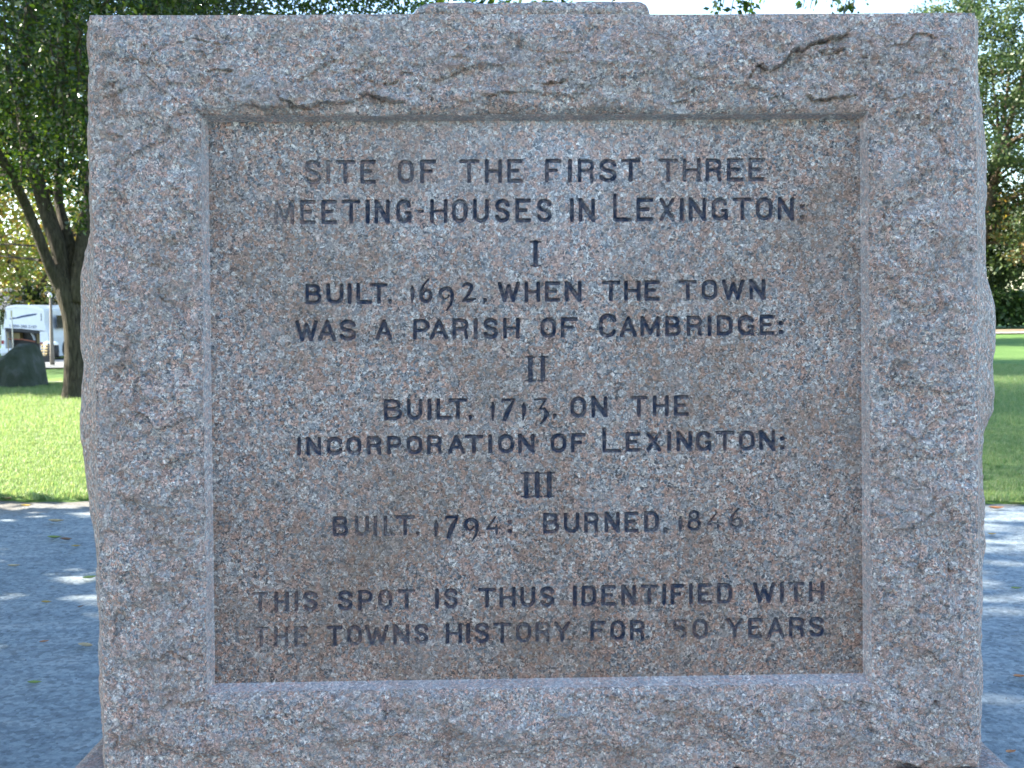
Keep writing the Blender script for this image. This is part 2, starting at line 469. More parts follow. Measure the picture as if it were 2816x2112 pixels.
road_strip('footpath', [tuple(p) for p in curve_pts([(-60, 23.5), (-20, 22.9), (-6, 22.8), (2, 24)], 60)], 0.9, 0.05, M['concrete'])
road_strip('dirt_path', [tuple(p) for p in curve_pts([(6, 61), (20, 63.2), (30, 63.4), (60, 65), (100, 68)], 60)], 4.5, 0.06, M['dirt'])
road_strip('pavement', [tuple(p) for p in curve_pts([(6, 56.5), (20, 58.2), (30, 58.2), (60, 60), (100, 63)], 60)], 3.0, 0.07, M['concrete'])

# ------------------------------------------------------------------ the monument
mon = thing('granite_monument', 'large rough granite monument carved with the site of the first three meeting houses', 'monument', (0.05, 0.0, 0.0))
MO = np.array([0.05, 0, 0])

def curve1(pts):
    pts = np.array(pts, float)
    return lambda v: np.interp(v, pts[:, 0], pts[:, 1])
# front outline, photograph pixels -> plane y = 0
def pz(px, py, y=0.0):
    p = at_y(np.asarray(px, float), np.asarray(py, float), y); return p[..., 0], p[..., 2]
LE = [(42, 247), (300, 247), (500, 250), (600, 254), (800, 261), (1150, 265), (1400, 272), (1600, 274), (1700, 278), (2000, 287), (2140, 289)]
RE = [(36, 2680), (300, 2684), (480, 2686), (700, 2687), (1000, 2689), (1400, 2690), (2140, 2693)]
lx, lz = pz([p[1] for p in LE], [p[0] for p in LE]); rx, rz = pz([p[1] for p in RE], [p[0] for p in RE])
left_x = lambda z: np.interp(z, lz[::-1], lx[::-1]); right_x = lambda z: np.interp(z, rz[::-1], rx[::-1])
TE = [(200, 43), (247, 42), (500, 42), (800, 41), (1000, 39), (1300, 39), (1600, 39), (1850, 40), (2200, 38), (2500, 36), (2640, 35), (2700, 36)]
tx, tz = pz([p[0] for p in TE], [p[1] for p in TE])
top_z = lambda x: np.interp(x, tx, tz)
BE = [(200, 2126), (420, 2124), (700, 2120), (980, 2127), (1200, 2116), (1500, 2126), (1800, 2120), (1990, 2124), (2025, 2106), (2070, 2122), (2300, 2124), (2440, 2120), (2490, 2102), (2530, 2108), (2560, 2122), (2600, 2114), (2660, 2106), (2720, 2112)]
bx, bz = pz([p[0] for p in BE], [p[1] for p in BE])
bot_z = lambda x: np.interp(x, bx, bz)
PY = 0.020   # depth of the sunk panel
pin = {k: at_y(*v, PY) for k, v in dict(tl=(573, 337), tr=(2364, 327), br=(2373, 1851), bl=(592, 1879)).items()}
pout = {k: at_y(*v, -0.006) for k, v in dict(tl=(553, 319), tr=(2386, 311), br=(2397, 1878), bl=(570, 1902)).items()}

# parameter lines
def span(a, b, step): return max(2, int(round(abs(b - a) / step)))
ST = 0.0027
nL = span(lx[5], pout['tl'][0], ST); nM = span(pin['tl'][0], pin['tr'][0], 0.004); nR = span(pout['tr'][0], rx[3], ST)
nB_ = span(bz[0], pout['bl'][2], ST); nV = span(pin['bl'][2], pin['tl'][2], 0.004); nT = span(tz[0], pout['tl'][2], ST)
NBV = 5
cols = [('L', i / nL) for i in range(nL)] + [('bl', i / NBV) for i in range(NBV)] + [('M', i / nM) for i in range(nM)] + [('br', i / NBV) for i in range(NBV)] + [('R', i / nR) for i in range(nR + 1)]
rows = [('B', i / nB_) for i in range(nB_)] + [('bb', i / NBV) for i in range(NBV)] + [('V', i / nV) for i in range(nV)] + [('bt', i / NBV) for i in range(NBV)] + [('T', i / nT) for i in range(nT + 1)]
nc, nr = len(cols), len(rows)
cz = np.array([{'L': 0, 'bl': 1, 'M': 2, 'br': 3, 'R': 4}[c[0]] + c[1] for c in cols])
rzv = np.array([{'B': 0, 'bb': 1, 'V': 2, 'bt': 3, 'T': 4}[c[0]] + c[1] for c in rows])
def four(f):   # x (or z) of the two panel lines, at a given height (or x)
    return f
def edge_line(a, b, ax, other):   # position along axis ax on the line a-b, as a function of the other axis
    return lambda q: a[ax] + (b[ax] - a[ax]) * (q - a[other]) / (b[other] - a[other])
XoL = edge_line(pout['bl'], pout['tl'], 0, 2); XiL = edge_line(pin['bl'], pin['tl'], 0, 2)
XiR = edge_line(pin['br'], pin['tr'], 0, 2); XoR = edge_line(pout['br'], pout['tr'], 0, 2)
ZoB = edge_line(pout['bl'], pout['br'], 2, 0); ZiB = edge_line(pin['bl'], pin['br'], 2, 0)
ZiT = edge_line(pin['tl'], pin['tr'], 2, 0); ZoT = edge_line(pout['tl'], pout['tr'], 2, 0)
CZ, RZ = np.meshgrid(cz, rzv)
X = np.interp(CZ, [0, 1, 2, 3, 4, 5], [lx[5], pout['tl'][0], pin['tl'][0], pin['tr'][0], pout['tr'][0], rx[4]])
Z = np.interp(RZ, [0, 1, 2, 3, 4, 5], [bz[4], pout['bl'][2], pin['bl'][2], pin['tl'][2], pout['tl'][2], tz[4]])
def piece(v, knots):
    out = np.zeros_like(v)
    k = np.clip(np.floor(v).astype(int), 0, 4); f = v - k
    K = np.stack(knots, 0)
    a = np.take_along_axis(K, k[None], 0)[0]; b = np.take_along_axis(K, (k + 1)[None], 0)[0]
    return a + (b - a) * f
wob = lambda q, s: 0.0028 * vnoise(q * 17, q * 0 + s, 31) + 0.0018 * vnoise(q * 60, q * 0 + s, 32) + 0.0010 * vnoise(q * 190, q * 0 + s, 33)
for it in range(3):
    X = piece(CZ, [left_x(Z), XoL(Z) + wob(Z, 1), XiL(Z), XiR(Z), XoR(Z) + wob(Z, 2), right_x(Z)])
    Z = piece(RZ, [bot_z(X), ZoB(X) + wob(X, 3), ZiB(X), ZiT(X), ZoT(X) + wob(X, 4), top_z(X)])
# relief of the rock-faced border
def rockface(x, z, seed=0):
    wx = x + 0.016 * fbm(x * 12, z * 12, 3, 51 + seed); wz = z + 0.016 * fbm(x * 9, z * 9, 3, 61 + seed)
    h = 0.0120 * fbm(x * 3.4, z * 4.2, 2, 71 + seed)
    h = h + 0.0085 * fbm(x * 8.5, z * 11.0, 2, 131 + seed)
    h = h + 0.0060 * facets(wx, wz * 1.4, 0.120, 81 + seed, 0.32, 1.5)
    h = h + 0.0034 * facets(wx, wz * 1.2, 0.042, 91 + seed, 0.6, 1.4)
    h = h + 0.0060 * fbm(x * 20, z * 26, 3, 101 + seed)
    h = h + 0.0030 * facets(wx, wz, 0.017, 111 + seed, 1.0, 1.2)
    h = h + 0.0024 * fbm(x * 110, z * 110, 2, 121 + seed)
    return h
d_out = np.minimum(np.minimum(X - left_x(Z), right_x(Z) - X), np.minimum(top_z(X) - Z, Z - bot_z(X)))
inb = (CZ >= 1) & (CZ <= 4) & (RZ >= 1) & (RZ <= 4)
d_in = np.maximum(np.maximum(XoL(Z) - X, X - XoR(Z)), np.maximum(ZoB(X) - Z, Z - ZoT(X)))
d_in = np.maximum(d_in, 0)
bulge = 0.020 * sstep(0.0, 0.10, d_out) * (0.72 + 0.28 * sstep(0.0, 0.04, d_in)) + 0.004
H = bulge + rockface(X, Z) * (0.25 + 0.75 * sstep(0, 0.05, d_out)) * (0.45 + 0.55 * sstep(0.0, 0.03, d_in))
H *= sstep(-0.001, 0.012, d_out)
# cracks and ledges that the photograph shows (photograph pixels)
CR = []
def cr(ox, oy, s, pts, g=0.006, step=0.004, w=0.0022):
    CR.append(([(ox + a / s, oy + b / s) for a, b in pts], g, step, w))
A = (200, 0, 2.458); Bc = (1000, 0, 2.458); Cc = (1850, 0, 2.458); D_ = (2250, 250, 2.764); E_ = (2200, 1600, 3.24); F_ = (200, 1700, 2.458); G_ = (200, 600, 2.764); I_ = (1200, 1700, 2.212)
cr(*A, [(1355, 510), (1400, 600), (1410, 670), (1500, 720), (1600, 745), (1700, 700), (1850, 720), (1930, 690), (1990, 640), (2100, 680), (2200, 705), (2270, 707)], 0.008, 0.006)
cr(*A, [(690, 660), (780, 740), (790, 800)]); cr(*A, [(900, 490), (1040, 485), (1110, 500)], 0.003, 0.007)
cr(*A, [(565, 400), (570, 470), (605, 470)], 0.008, 0.003, 0.003); cr(*A, [(1210, 690), (1280, 745), (1390, 740), (1460, 770)], 0.006, 0.004)
cr(*A, [(1380, 745), (1480, 740), (1600, 745)], 0.005, 0.004)
cr(*Bc, [(0, 650), (60, 645), (140, 690), (230, 710), (300, 705)], 0.007, 0.008); cr(*Bc, [(350, 590), (450, 630), (490, 700)], 0.006)
cr(*Bc, [(780, 680), (900, 650), (1000, 640), (1180, 650)], 0.006, 0.006); cr(*Bc, [(1190, 580), (1300, 578), (1420, 550)], 0.005, 0.006)
cr(*Bc, [(1280, 385), (1292, 430), (1290, 455)], 0.006, 0.003); cr(*Bc, [(765, 440), (800, 455), (870, 450), (885, 425)], 0.005, 0.003)
cr(*Bc, [(1440, 665), (1510, 630)], 0.005, 0.003); cr(*Bc, [(2070, 715), (2110, 700), (2190, 688)], 0.005, 0.005)
cr(*Bc, [(20, 545), (70, 560)], 0.006, 0.004); cr(*Bc, [(130, 575), (200, 585), (250, 555)], 0.008, 0.007, 0.004)
cr(*Cc, [(490, 545), (560, 460), (630, 495), (730, 440), (775, 370), (860, 345), (960, 290), (1070, 265), (1190, 235)], 0.010, 0.016, 0.0035)
cr(*Cc, [(970, 335), (1010, 380), (1080, 360), (1170, 320)], 0.009, 0.010, 0.003); cr(*Cc, [(1265, 395), (1305, 400)], 0.008, 0.006, 0.003)
cr(*Cc, [(430, 590), (560, 620), (650, 630), (700, 660), (620, 710)], 0.005, 0.004)
cr(*Cc, [(885, 650), (960, 690), (1060, 680), (1110, 665), (1240, 660)], 0.008, 0.009, 0.003)
cr(*Cc, [(1340, 700), (1345, 820), (1370, 870), (1430, 880)], 0.006, 0.004)
cr(*D_, [(500, 890), (475, 960), (510, 1020), (560, 1100)], 0.006, 0.003); cr(*D_, [(405, 460), (415, 500), (470, 515)], 0.004, 0.003)
cr(*D_, [(1205, 600), (1210, 760), (1225, 880), (1235, 990)], 0.005, 0.002); cr(*D_, [(735, 200), (745, 270), (820, 265)], 0.007, 0.004)
cr(*D_, [(1140, 1180), (1170, 1250)], 0.006, 0.003); cr(*D_, [(480, 1370), (490, 1430)], 0.006, 0.003); cr(*D_, [(460, 1500), (475, 1550)], 0.006, 0.003)
cr(*E_, [(1170, 1010), (1155, 1045), (1195, 1075)], 0.014, 0.004, 0.005); cr(*E_, [(770, 1215), (752, 1250), (775, 1290)], 0.007, 0.003)
cr(*E_, [(180, 1075), (280, 1115), (380, 1070), (450, 1062)], 0.006, 0.004); cr(*E_, [(480, 1040), (550, 1045), (500, 1110), (515, 1170)], 0.008, 0.006, 0.003)
cr(*E_, [(90, 1215), (115, 1250), (140, 1305)], 0.006, 0.003); cr(*E_, [(710, 0), (730, 70)], 0.005, 0.003)
cr(*E_, [(800, 700), (780, 820), (800, 960)], 0.005, 0.003); cr(*E_, [(830, 290), (840, 370), (800, 460)], 0.005, 0.003)
cr(*E_, [(730, 1560), (870, 1600), (980, 1610), (1040, 1659)], 0.010, 0.012, 0.004); cr(*E_, [(1180, 880), (1215, 940)], 0.006, 0.004)
cr(*F_, [(795, 170), (830, 215), (890, 235), (885, 270)], 0.007, 0.004); cr(*F_, [(665, 450), (665, 560), (655, 700)], 0.006, 0.003)
cr(*F_, [(610, 850), (660, 880), (700, 910)], 0.007, 0.003); cr(*F_, [(1340, 600), (1420, 530), (1440, 610), (1500, 640)], 0.006, 0.004)
cr(*F_, [(295, 780), (305, 830), (270, 880)], 0.010, 0.005, 0.0035); cr(*F_, [(1320, 910), (1400, 895)], 0.006, 0.005); cr(*F_, [(1580, 940), (1600, 1000)], 0.006, 0.005)
cr(*G_, [(945, 820), (965, 900), (980, 980)], 0.008, 0.004, 0.0028); cr(*G_, [(685, 1160), (688, 1260), (690, 1350)], 0.006, 0.003)
cr(*G_, [(175, 1290), (178, 1400), (170, 1550)], 0.007, 0.003); cr(*G_, [(735, 1050), (765, 1060)], 0.009, 0.006, 0.003)
cr(*G_, [(915, 60), (912, 190)], 0.005, 0.002); cr(*G_, [(200, 450), (240, 490)], 0.005, 0.004); cr(*G_, [(955, 320), (965, 350)], 0.005, 0.002)
cr(*I_, [(990, 470), (1080, 455), (1110, 480)], 0.005, 0.004); cr(*I_, [(1340, 495), (1420, 470), (1530, 462)], 0.006, 0.004)
cr(*I_, [(2010, 700), (2060, 720), (2075, 790), (2130, 830)], 0.007, 0.004); cr(*I_, [(2150, 650), (2140, 710)], 0.006, 0.003); cr(*I_, [(85, 760), (90, 830), (140, 860)], 0.007, 0.004)
cr(*I_, [(1930, 570), (1975, 580)], 0.007, 0.004, 0.003)
cr(0, 0, 1, [(478, 1222), (480, 1260), (470, 1290)], 0.008, 0.004); cr(0, 0, 1, [(2640, 1470), (2650, 1490), (2625, 1515)], 0.007, 0.004)
cr(0, 0, 1, [(2605, 1552), (2612, 1568), (2622, 1570)], 0.009, 0.003, 0.003)
for pts, g, stp, w in CR:
    px = np.array(pts); wx, wz = pz(px[:, 0], px[:, 1])
    P = np.stack([wx, wz], -1)
    lo = P.min(0) - 0.05; hi = P.max(0) + 0.05
    m = (X > lo[0]) & (X < hi[0]) & (Z > lo[1]) & (Z < hi[1]) & ~inb
    if not m.any(): continue
    x = X[m] + 0.004 * vnoise(X[m] * 70, Z[m] * 70, 5); z = Z[m] + 0.004 * vnoise(X[m] * 70, Z[m] * 70, 6)
    best = np.full(x.shape, 9.0); side = np.zeros(x.shape); tt = np.zeros(x.shape); tot = len(P) - 1
    for k in range(tot):
        a = P[k]; b = P[k + 1]; ab = b - a
        t = np.clip(((x - a[0]) * ab[0] + (z - a[1]) * ab[1]) / (ab @ ab + 1e-12), 0, 1)
        dx = x - a[0] - t * ab[0]; dz = z - a[1] - t * ab[1]; d = np.hypot(dx, dz)
        q = d < best
        best = np.where(q, d, best); tt = np.where(q, (k + t) / tot, tt)
        side = np.where(q, np.sign(ab[0] * dz - ab[1] * dx) * (1 if (ab[0] >= 0) else -1), side)
    taper = np.sqrt(np.clip(np.minimum(tt, 1 - tt) * 5, 0, 1))
    ov = np.where(side > 0, np.exp(-best / 0.022), -0.5 * np.exp(-best / 0.030))
    H[m] += taper * (1 + 0.7 * vnoise(X[m] * 45, Z[m] * 45, 15)) * (stp * 1.0 * ov - 0.6 * g * np.exp(-(best / (0.75 * w)) ** 2))
# bevel of the sunk panel
kbl = np.clip(2 - CZ, 0, 1); kbr = np.clip(CZ - 3, 0, 1); kbb = np.clip(2 - RZ, 0, 1); kbt = np.clip(RZ - 3, 0, 1)
kk = np.maximum(np.maximum(kbl, kbr), np.maximum(kbb, kbt))
edgeH = 0.0080 + 0.0045 * fbm(X * 18, Z * 18, 4, 44)
Hb = -PY + (edgeH + PY) * kk + 0.0006 * fbm(X * 200, Z * 200, 2, 9)
d_rag = np.where(inb, 0, d_in)
H = np.where(inb, Hb, np.where(d_in < 0.012, edgeH + (H - edgeH) * (d_in / 0.012) ** 0.7, H))
H[:, 0] = 0; H[:, -1] = 0; H[0, :] = np.minimum(H[0, :], 0.002); H[-1, :] = 0
front = np.stack([X, -H, Z], -1)
mask = ~((cz[:-1] >= 2) & (cz[:-1] < 3))[None, :] | ~((rzv[:-1] >= 2) & (rzv[:-1] < 3))[:, None]
mid_c = (cz[:-1] + cz[1:]) / 2; mid_r = (rzv[:-1] + rzv[1:]) / 2
inner = (mid_c > 2) & (mid_c < 3); innr = (mid_r > 2) & (mid_r < 3)
mask = ~(inner[None, :] & innr[:, None])
bevc = (mid_c > 1) & (mid_c < 4); bevr = (mid_r > 1) & (mid_r < 4)
isbev = (bevc[None, :] & bevr[:, None])
fm = isbev[mask].astype(int)
V = [front.reshape(-1, 3)]; Fq = [grid_faces(nr, nc, mask)]; FMt = [fm]
base_i = nr * nc
DEPTH = 0.80
def add_grid(P, flip=False, mi=0):
    global base_i
    r, c = P.shape[:2]
    f = grid_faces(r, c) + base_i
    if flip: f = f[:, ::-1]
    V.append(P.reshape(-1, 3)); Fq.append(f); FMt.append(np.full(len(f), mi)); base_i += r * c
# left and right rough sides: bulge read from the silhouette
LS = [(42, 249), (60, 245), (125, 240), (170, 246), (200, 250), (250, 245), (330, 244), (370, 238), (430, 243), (470, 249), (520, 248), (560, 247), (640, 249), (680, 240), (750, 220), (800, 220), (850, 221), (930, 218), (960, 222), (1000, 231), (1060, 224), (1120, 223), (1150, 219), (1210, 222), (1260, 230), (1310, 236), (1360, 241), (1400, 245), (1450, 258), (1520, 265), (1600, 267), (1650, 270), (1700, 273), (1800, 273), (1880, 277), (2000, 286), (2140, 288)]
RS = [(36, 2682), (100, 2688), (180, 2684), (240, 2685), (290, 2690), (340, 2702), (400, 2708), (440, 2712), (500, 2708), (590, 2705), (640, 2708), (720, 2710), (760, 2713), (800, 2725), (850, 2738), (900, 2740), (950, 2740), (1000, 2733), (1030, 2732), (1080, 2735), (1130, 2731), (1160, 2715), (1190, 2703), (1250, 2697), (1300, 2697), (1430, 2706), (1500, 2711), (1550, 2705), (1600, 2697), (1750, 2695), (1900, 2696), (2000, 2694), (2140, 2693)]
YS = 0.10
def side_surface(sil, edge_x, colidx, sgn, seed):
    sx, sz = pz([p[1] for p in sil], [p[0] for p in sil], YS)
    zr = front[:, colidx, 2]; ex = front[:, colidx, 0]
    target = np.interp(zr, sz[::-1], sx[::-1])
    out = np.maximum(sgn * (target - ex), -0.01)
    t = np.concatenate([np.linspace(0, 0.25, 26), np.linspace(0.27, 1, 40)])
    Yd = t * DEPTH
    T, ZR = np.meshgrid(Yd, zr)
    prof = np.interp(T, [0, 0.03, 0.07, YS, 0.16, 0.4, DEPTH - .05, DEPTH], [0, 0.30, 0.78, 1.0, 0.85, 0.6, 0.45, 0.3])
    dx = out[:, None] * prof + rockface(T * 1.0 + 4 * seed, ZR, seed) * sstep(0, 0.06, T) * 0.55 * (1 - 0.9 * np.exp(-((T - YS) / 0.05) ** 2) * 0.8)
    P = np.stack([ex[:, None] + sgn * dx, T, ZR], -1)
    return P
SL = side_surface(LS, None, 0, -1, 3); SR = side_surface(RS, None, nc - 1, 1, 5)
add_grid(SL, True); add_grid(SR)
def cap_surface(a, b, up, seed, amp):
    """top or bottom sheet between the two side curves a and b (each nd x 3)"""
    nx = 240; nd = a.shape[0]
    u = np.linspace(0, 1, nx)
    P = a[:, None, :] * (1 - u)[None, :, None] + b[:, None, :] * u[None, :, None]
    zf = (top_z if up else bot_z)(P[..., 0])
    tt = (P[:, :, 1] / DEPTH)
    z = zf * (1 - sstep(0, 0.3, tt)) + (zf.mean()) * sstep(0, 0.3, tt)
    edge = np.minimum(np.minimum(u, 1 - u)[None, :] * 6, 1)
    P[..., 2] = z * edge + P[..., 2] * (1 - edge) + amp * fbm(P[..., 0] * 14, P[..., 1] * 14, 3, seed) * sstep(0, 0.03, P[..., 1]) * edge
    return P
add_grid(cap_surface(SL[-1], SR[-1], True, 7, 0.004)); add_grid(cap_surface(SL[0], SR[0], False, 8, 0.006), True)
bk = np.stack([SL[:, -1], SR[:, -1]], 1)
u = np.linspace(0, 1, 120); BKs = SL[::6, -1][:, None] * (1 - u)[None, :, None] + SR[::6, -1][:, None] * u[None, :, None]
eu = np.minimum(np.minimum(u, 1 - u) * 8, 1)[None, :]; nvb = BKs.shape[0]; ev = np.minimum(np.minimum(np.arange(nvb), nvb - 1 - np.arange(nvb)) / 8, 1)[:, None]
BKs[..., 1] += (0.03 + rockface(BKs[..., 0], BKs[..., 2], 9)) * eu * ev
add_grid(BKs, True)
me = mesh_from('stone_block', np.concatenate(V) - MO, np.concatenate(Fq), [M['rock'], M['margin']], smooth=True, fmat=np.concatenate(FMt))
blk = link('stone_block', me, mon)
try:
    me.set_sharp_from_angle(angle=math.radians(50))
except Exception: pass

# ------------------------------------------------------------------ lettering: strokes cut into the panel
def arc(cx, cy, rx, ry, a0, a1, n=10):
    return [(cx + rx * math.cos(math.radians(a0 + (a1 - a0) * i / n)), cy + ry * math.sin(math.radians(a0 + (a1 - a0) * i / n))) for i in range(n + 1)]
def glyph(ch):
    S = []
    def s(pts, w=1.0): S.append((pts, w))
    if ch == 'A': s([(0, 0), (.5, 1), (1, 0)]); s([(.18, .31), (.82, .31)], .85)
    elif ch == 'B':
        s([(0, 0), (0, 1)]); s([(0, 1), (.55, 1)] + arc(.55, .775, .36, .225, 90, -90, 8) + [(0, .55)], .9)
        s([(0, .53), (.6, .53)] + arc(.6, .265, .40, .265, 90, -90, 8) + [(0, 0)], .9)
    elif ch == 'C': s(arc(.52, .68, .5, .32, 15, 180, 9) + arc(.52, .32, .5, .32, 180, 345, 9))
    elif ch == 'D': s([(0, 0), (0, 1), (.5, 1)] + arc(.5, .68, .5, .32, 90, 0, 6) + arc(.5, .32, .5, .32, 0, -90, 6) + [(0, 0)])
    elif ch == 'E': s([(1, 1), (0, 1), (0, 0), (1, 0)]); s([(0, .52), (.72, .52)], .9)
    elif ch == 'F': s([(1, 1), (0, 1), (0, 0)]); s([(0, .52), (.72, .52)], .9)
    elif ch == 'G': s(arc(.5, .68, .48, .32, 20, 180, 9) + arc(.5, .32, .48, .32, 180, 330, 8)); s([(1, 0), (1, .42), (.72, .42)], .85)
    elif ch == 'H': s([(0, 0), (0, 1)]); s([(1, 0), (1, 1)]); s([(0, .5), (1, .5)], .8)
    elif ch == 'I': s([(.5, 0), (.5, 1)], 1.05)
    elif ch == 'L': s([(0, 1), (0, 0), (1, 0)])
    elif ch == 'M': s([(0, 0), (0, 1)]); s([(1, 0), (1, 1)]); s([(0, 1), (.5, .1), (1, 1)])
    elif ch == 'N': s([(0, 0), (0, 1)]); s([(1, 0), (1, 1)]); s([(0, 1), (1, 0)], 1.15)
    elif ch == 'O' or ch == '0': s(arc(.5, .66, .5, .34, 0, 180, 10) + arc(.5, .34, .5, .34, 180, 360, 10) + [(1, .66)])
    elif ch == 'P': s([(0, 0), (0, 1)]); s([(0, 1), (.6, 1)] + arc(.6, .72, .40, .28, 90, -90, 9) + [(0, .44)], .9)
    elif ch == 'R':
        s([(0, 0), (0, 1)]); s([(0, 1), (.6, 1)] + arc(.6, .75, .38, .25, 90, -90, 9) + [(0, .5)], .9)
        s([(.55, .5), (.88, .38), (.95, 0)], .95)
    elif ch == 'S': s(arc(.5, .76, .47, .24, 10, 180, 8) + [(.09, .64), (.3, .54), (.72, .46), (.94, .36)] + arc(.5, .25, .48, .25, 0, -165, 9))
    elif ch == 'T': s([(0, 1), (1, 1)], .9); s([(.5, 0), (.5, 1)])
    elif ch == 'U': s([(0, 1), (0, .34)] + arc(.5, .34, .5, .34, 180, 360, 10) + [(1, 1)])
    elif ch == 'W': s([(0, 1), (.26, 0), (.5, .85), (.74, 0), (1, 1)], 1.02)
    elif ch == 'X': s([(0, 1), (1, 0)]); s([(1, 1), (0, 0)], .9)
    elif ch == 'Y': s([(0, 1), (.5, .45), (1, 1)], .95); s([(.5, .45), (.5, 0)])
    elif ch == '-': s([(0, .5), (1, .5)], .9)
    elif ch == '.': s([(.4, .04), (.6, .04)], 1.1)
    elif ch == ',': s([(.5, .03), (.5, .0), (.3, -.16)], [1.05, .9, .4])
    elif ch == ':': s([(.4, .05), (.6, .05)], 1.1); s([(.4, .6), (.6, .6)], 1.1)
    elif ch == '#':   # roman numeral with slab serifs
        s([(.5, .03), (.5, .97)], 1.25); s([(0, 1), (1, 1)], .45); s([(0, 0), (1, 0)], .45)
        s([(.28, .97), (.5, .90)], [.4, .9]); s([(.72, .97), (.5, .90)], [.4, .9]); s([(.28, .03), (.5, .10)], [.4, .9]); s([(.72, .03), (.5, .10)], [.4, .9])
    elif ch == '1': s([(.15, .78), (.55, .98)], [.3, .5]); s([(.6, 1), (.62, .75), (.58, .4), (.35, .0)], [.45, 1.0, .85, .2])
    elif ch == '5': s([(1, 1), (.12, 1), (.08, .56)], .7); s([(.08, .56)] + arc(.42, .30, .55, .33, 100, -30, 8) + [(.6, -.02)], [.6] * 1 + [.85] * 9 + [.3])
    elif ch == '6': s([(.75, 1.0), (.45, .86), (.15, .62), (.04, .38)] + arc(.48, .26, .45, .26, 180, 360, 9) + arc(.60, .30, .33, .20, 0, 175, 8), [.2, .35, .6, .85] + [.85] * 10 + [.8, .75, .7, .6, .5, .4, .4, .35, .3])
    elif ch == '9': s([(.55, 0.0), (.85, .25), (.98, .52), (.97, .68)] + arc(.50, .75, .47, .25, 0, 200, 9) + arc(.40, .70, .30, .18, 200, 350, 8), [.2, .55, .8, .9] + [.85] * 10 + [.7, .65, .6, .5, .45, .4, .35, .3, .3])
    elif ch == '2': s([(.06, .84), (.2, .97), (.45, 1.0), (.66, .92), (.68, .72), (.5, .42), (.08, .02)], [.4, .6, .7, .8, .9, .7, .45]); s([(.05, .01), (.5, .03), (.98, .12)], [.5, .85, .35])
    elif ch == '3': s([(.02, .98), (.9, 1.0), (.45, .62)], [.55, .5, .35]); s([(.40, .60), (.78, .60), (.97, .42), (.82, .18), (.5, 0)], [.4, .75, .95, .75, .2])
    elif ch == '4': s([(.62, 1.0), (.3, .6), (.02, .30), (1.0, .34)], [.3, .45, .6, .5]); s([(.72, .52), (.74, .25), (.76, .0)], [.4, .8, .35])
    elif ch == '7': s([(.04, .90), (.10, .98), (.98, 1.0)], [.5, .7, .55]); s([(.96, .99), (.55, .5), (.25, .0)], [.5, 1.1, 1.0])
    elif ch == '8': s(arc(.5, .76, .38, .24, -90, 270, 14), .7); s(arc(.5, .27, .48, .27, 90, 450, 16), .7)
    return S

LINES = []   # (list of (char, x0, x1, fade[, top, bottom]), (xa, base_a, top_a), (xb, base_b, top_b))
def line(spec, a, b): LINES.append((spec, a, b))
line([('S', 837, 883, .6), ('I', 899, 906, .45), ('T', 923, 976, .7), ('E', 991, 1033, .8), ('O', 1094, 1138, .7), ('F', 1156, 1199, .85), ('T', 1262, 1318, .85), ('H', 1334, 1380, .9), ('E', 1395, 1437, .9),
      ('F', 1499, 1544, 1), ('I', 1563, 1572, 1), ('R', 1589, 1635, 1), ('S', 1648, 1696, 1), ('T', 1708, 1761, .95), ('T', 1811, 1864, .8), ('H', 1878, 1927, .85), ('R', 1941, 1986, .95), ('E', 2000, 2044, .95), ('E', 2059, 2103, .8)],
     (837, 505.5, 441.5), (2103, 497.6, 435.5))
line([('M', 755, 808, .45), ('E', 825, 867, .7), ('E', 884, 926, .85), ('T', 939, 991, 1), ('I', 1006, 1016, 1), ('N', 1030, 1071, 1), ('G', 1089, 1131, .95), ('-', 1148, 1166, .95), ('H', 1183, 1230, 1), ('O', 1243, 1285, .95), ('U', 1301, 1344, 1), ('S', 1361, 1402, 1), ('E', 1418, 1460, 1), ('S', 1476, 1518, 1),
      ('I', 1567, 1579, 1), ('N', 1592, 1636, 1), ('L', 1687, 1736, 1, 534, 608.5), ('E', 1751, 1797, 1), ('X', 1814, 1855, .9), ('I', 1870, 1881, 1), ('N', 1895, 1942, 1), ('G', 1957, 2002, .9), ('T', 2015, 2069, .9), ('O', 2080, 2125, .9), ('N', 2140, 2183, .95), (':', 2201, 2211, .6)],
     (755, 616.5, 551.5), (2183, 604, 543))
line([('#', 1459, 1487, 1)], (1459, 732.5, 663), (1487, 732, 663))
line([('B', 839, 884, 1), ('U', 898, 944, 1), ('I', 955, 967, 1), ('L', 980, 1023, 1), ('T', 1017, 1066, 1), (',', 1068, 1077, .8), ('1', 1126, 1141, .85, 783, 838), ('6', 1151, 1192, .9, 763, 834), ('9', 1204, 1250, .9, 788, 858), ('2', 1265, 1314, .85, 775, 833), (',', 1329, 1338, .8),
      ('W', 1369, 1429, 1), ('H', 1443, 1485, 1), ('E', 1499, 1541, 1), ('N', 1554, 1599, 1), ('T', 1655, 1706, 1), ('H', 1717, 1761, 1), ('E', 1773, 1813, 1), ('T', 1867, 1917, .9), ('O', 1930, 1973, .95), ('W', 1986, 2047, 1), ('N', 2062, 2105, 1)],
     (839, 836.5, 781.5), (2104, 823, 768.5))
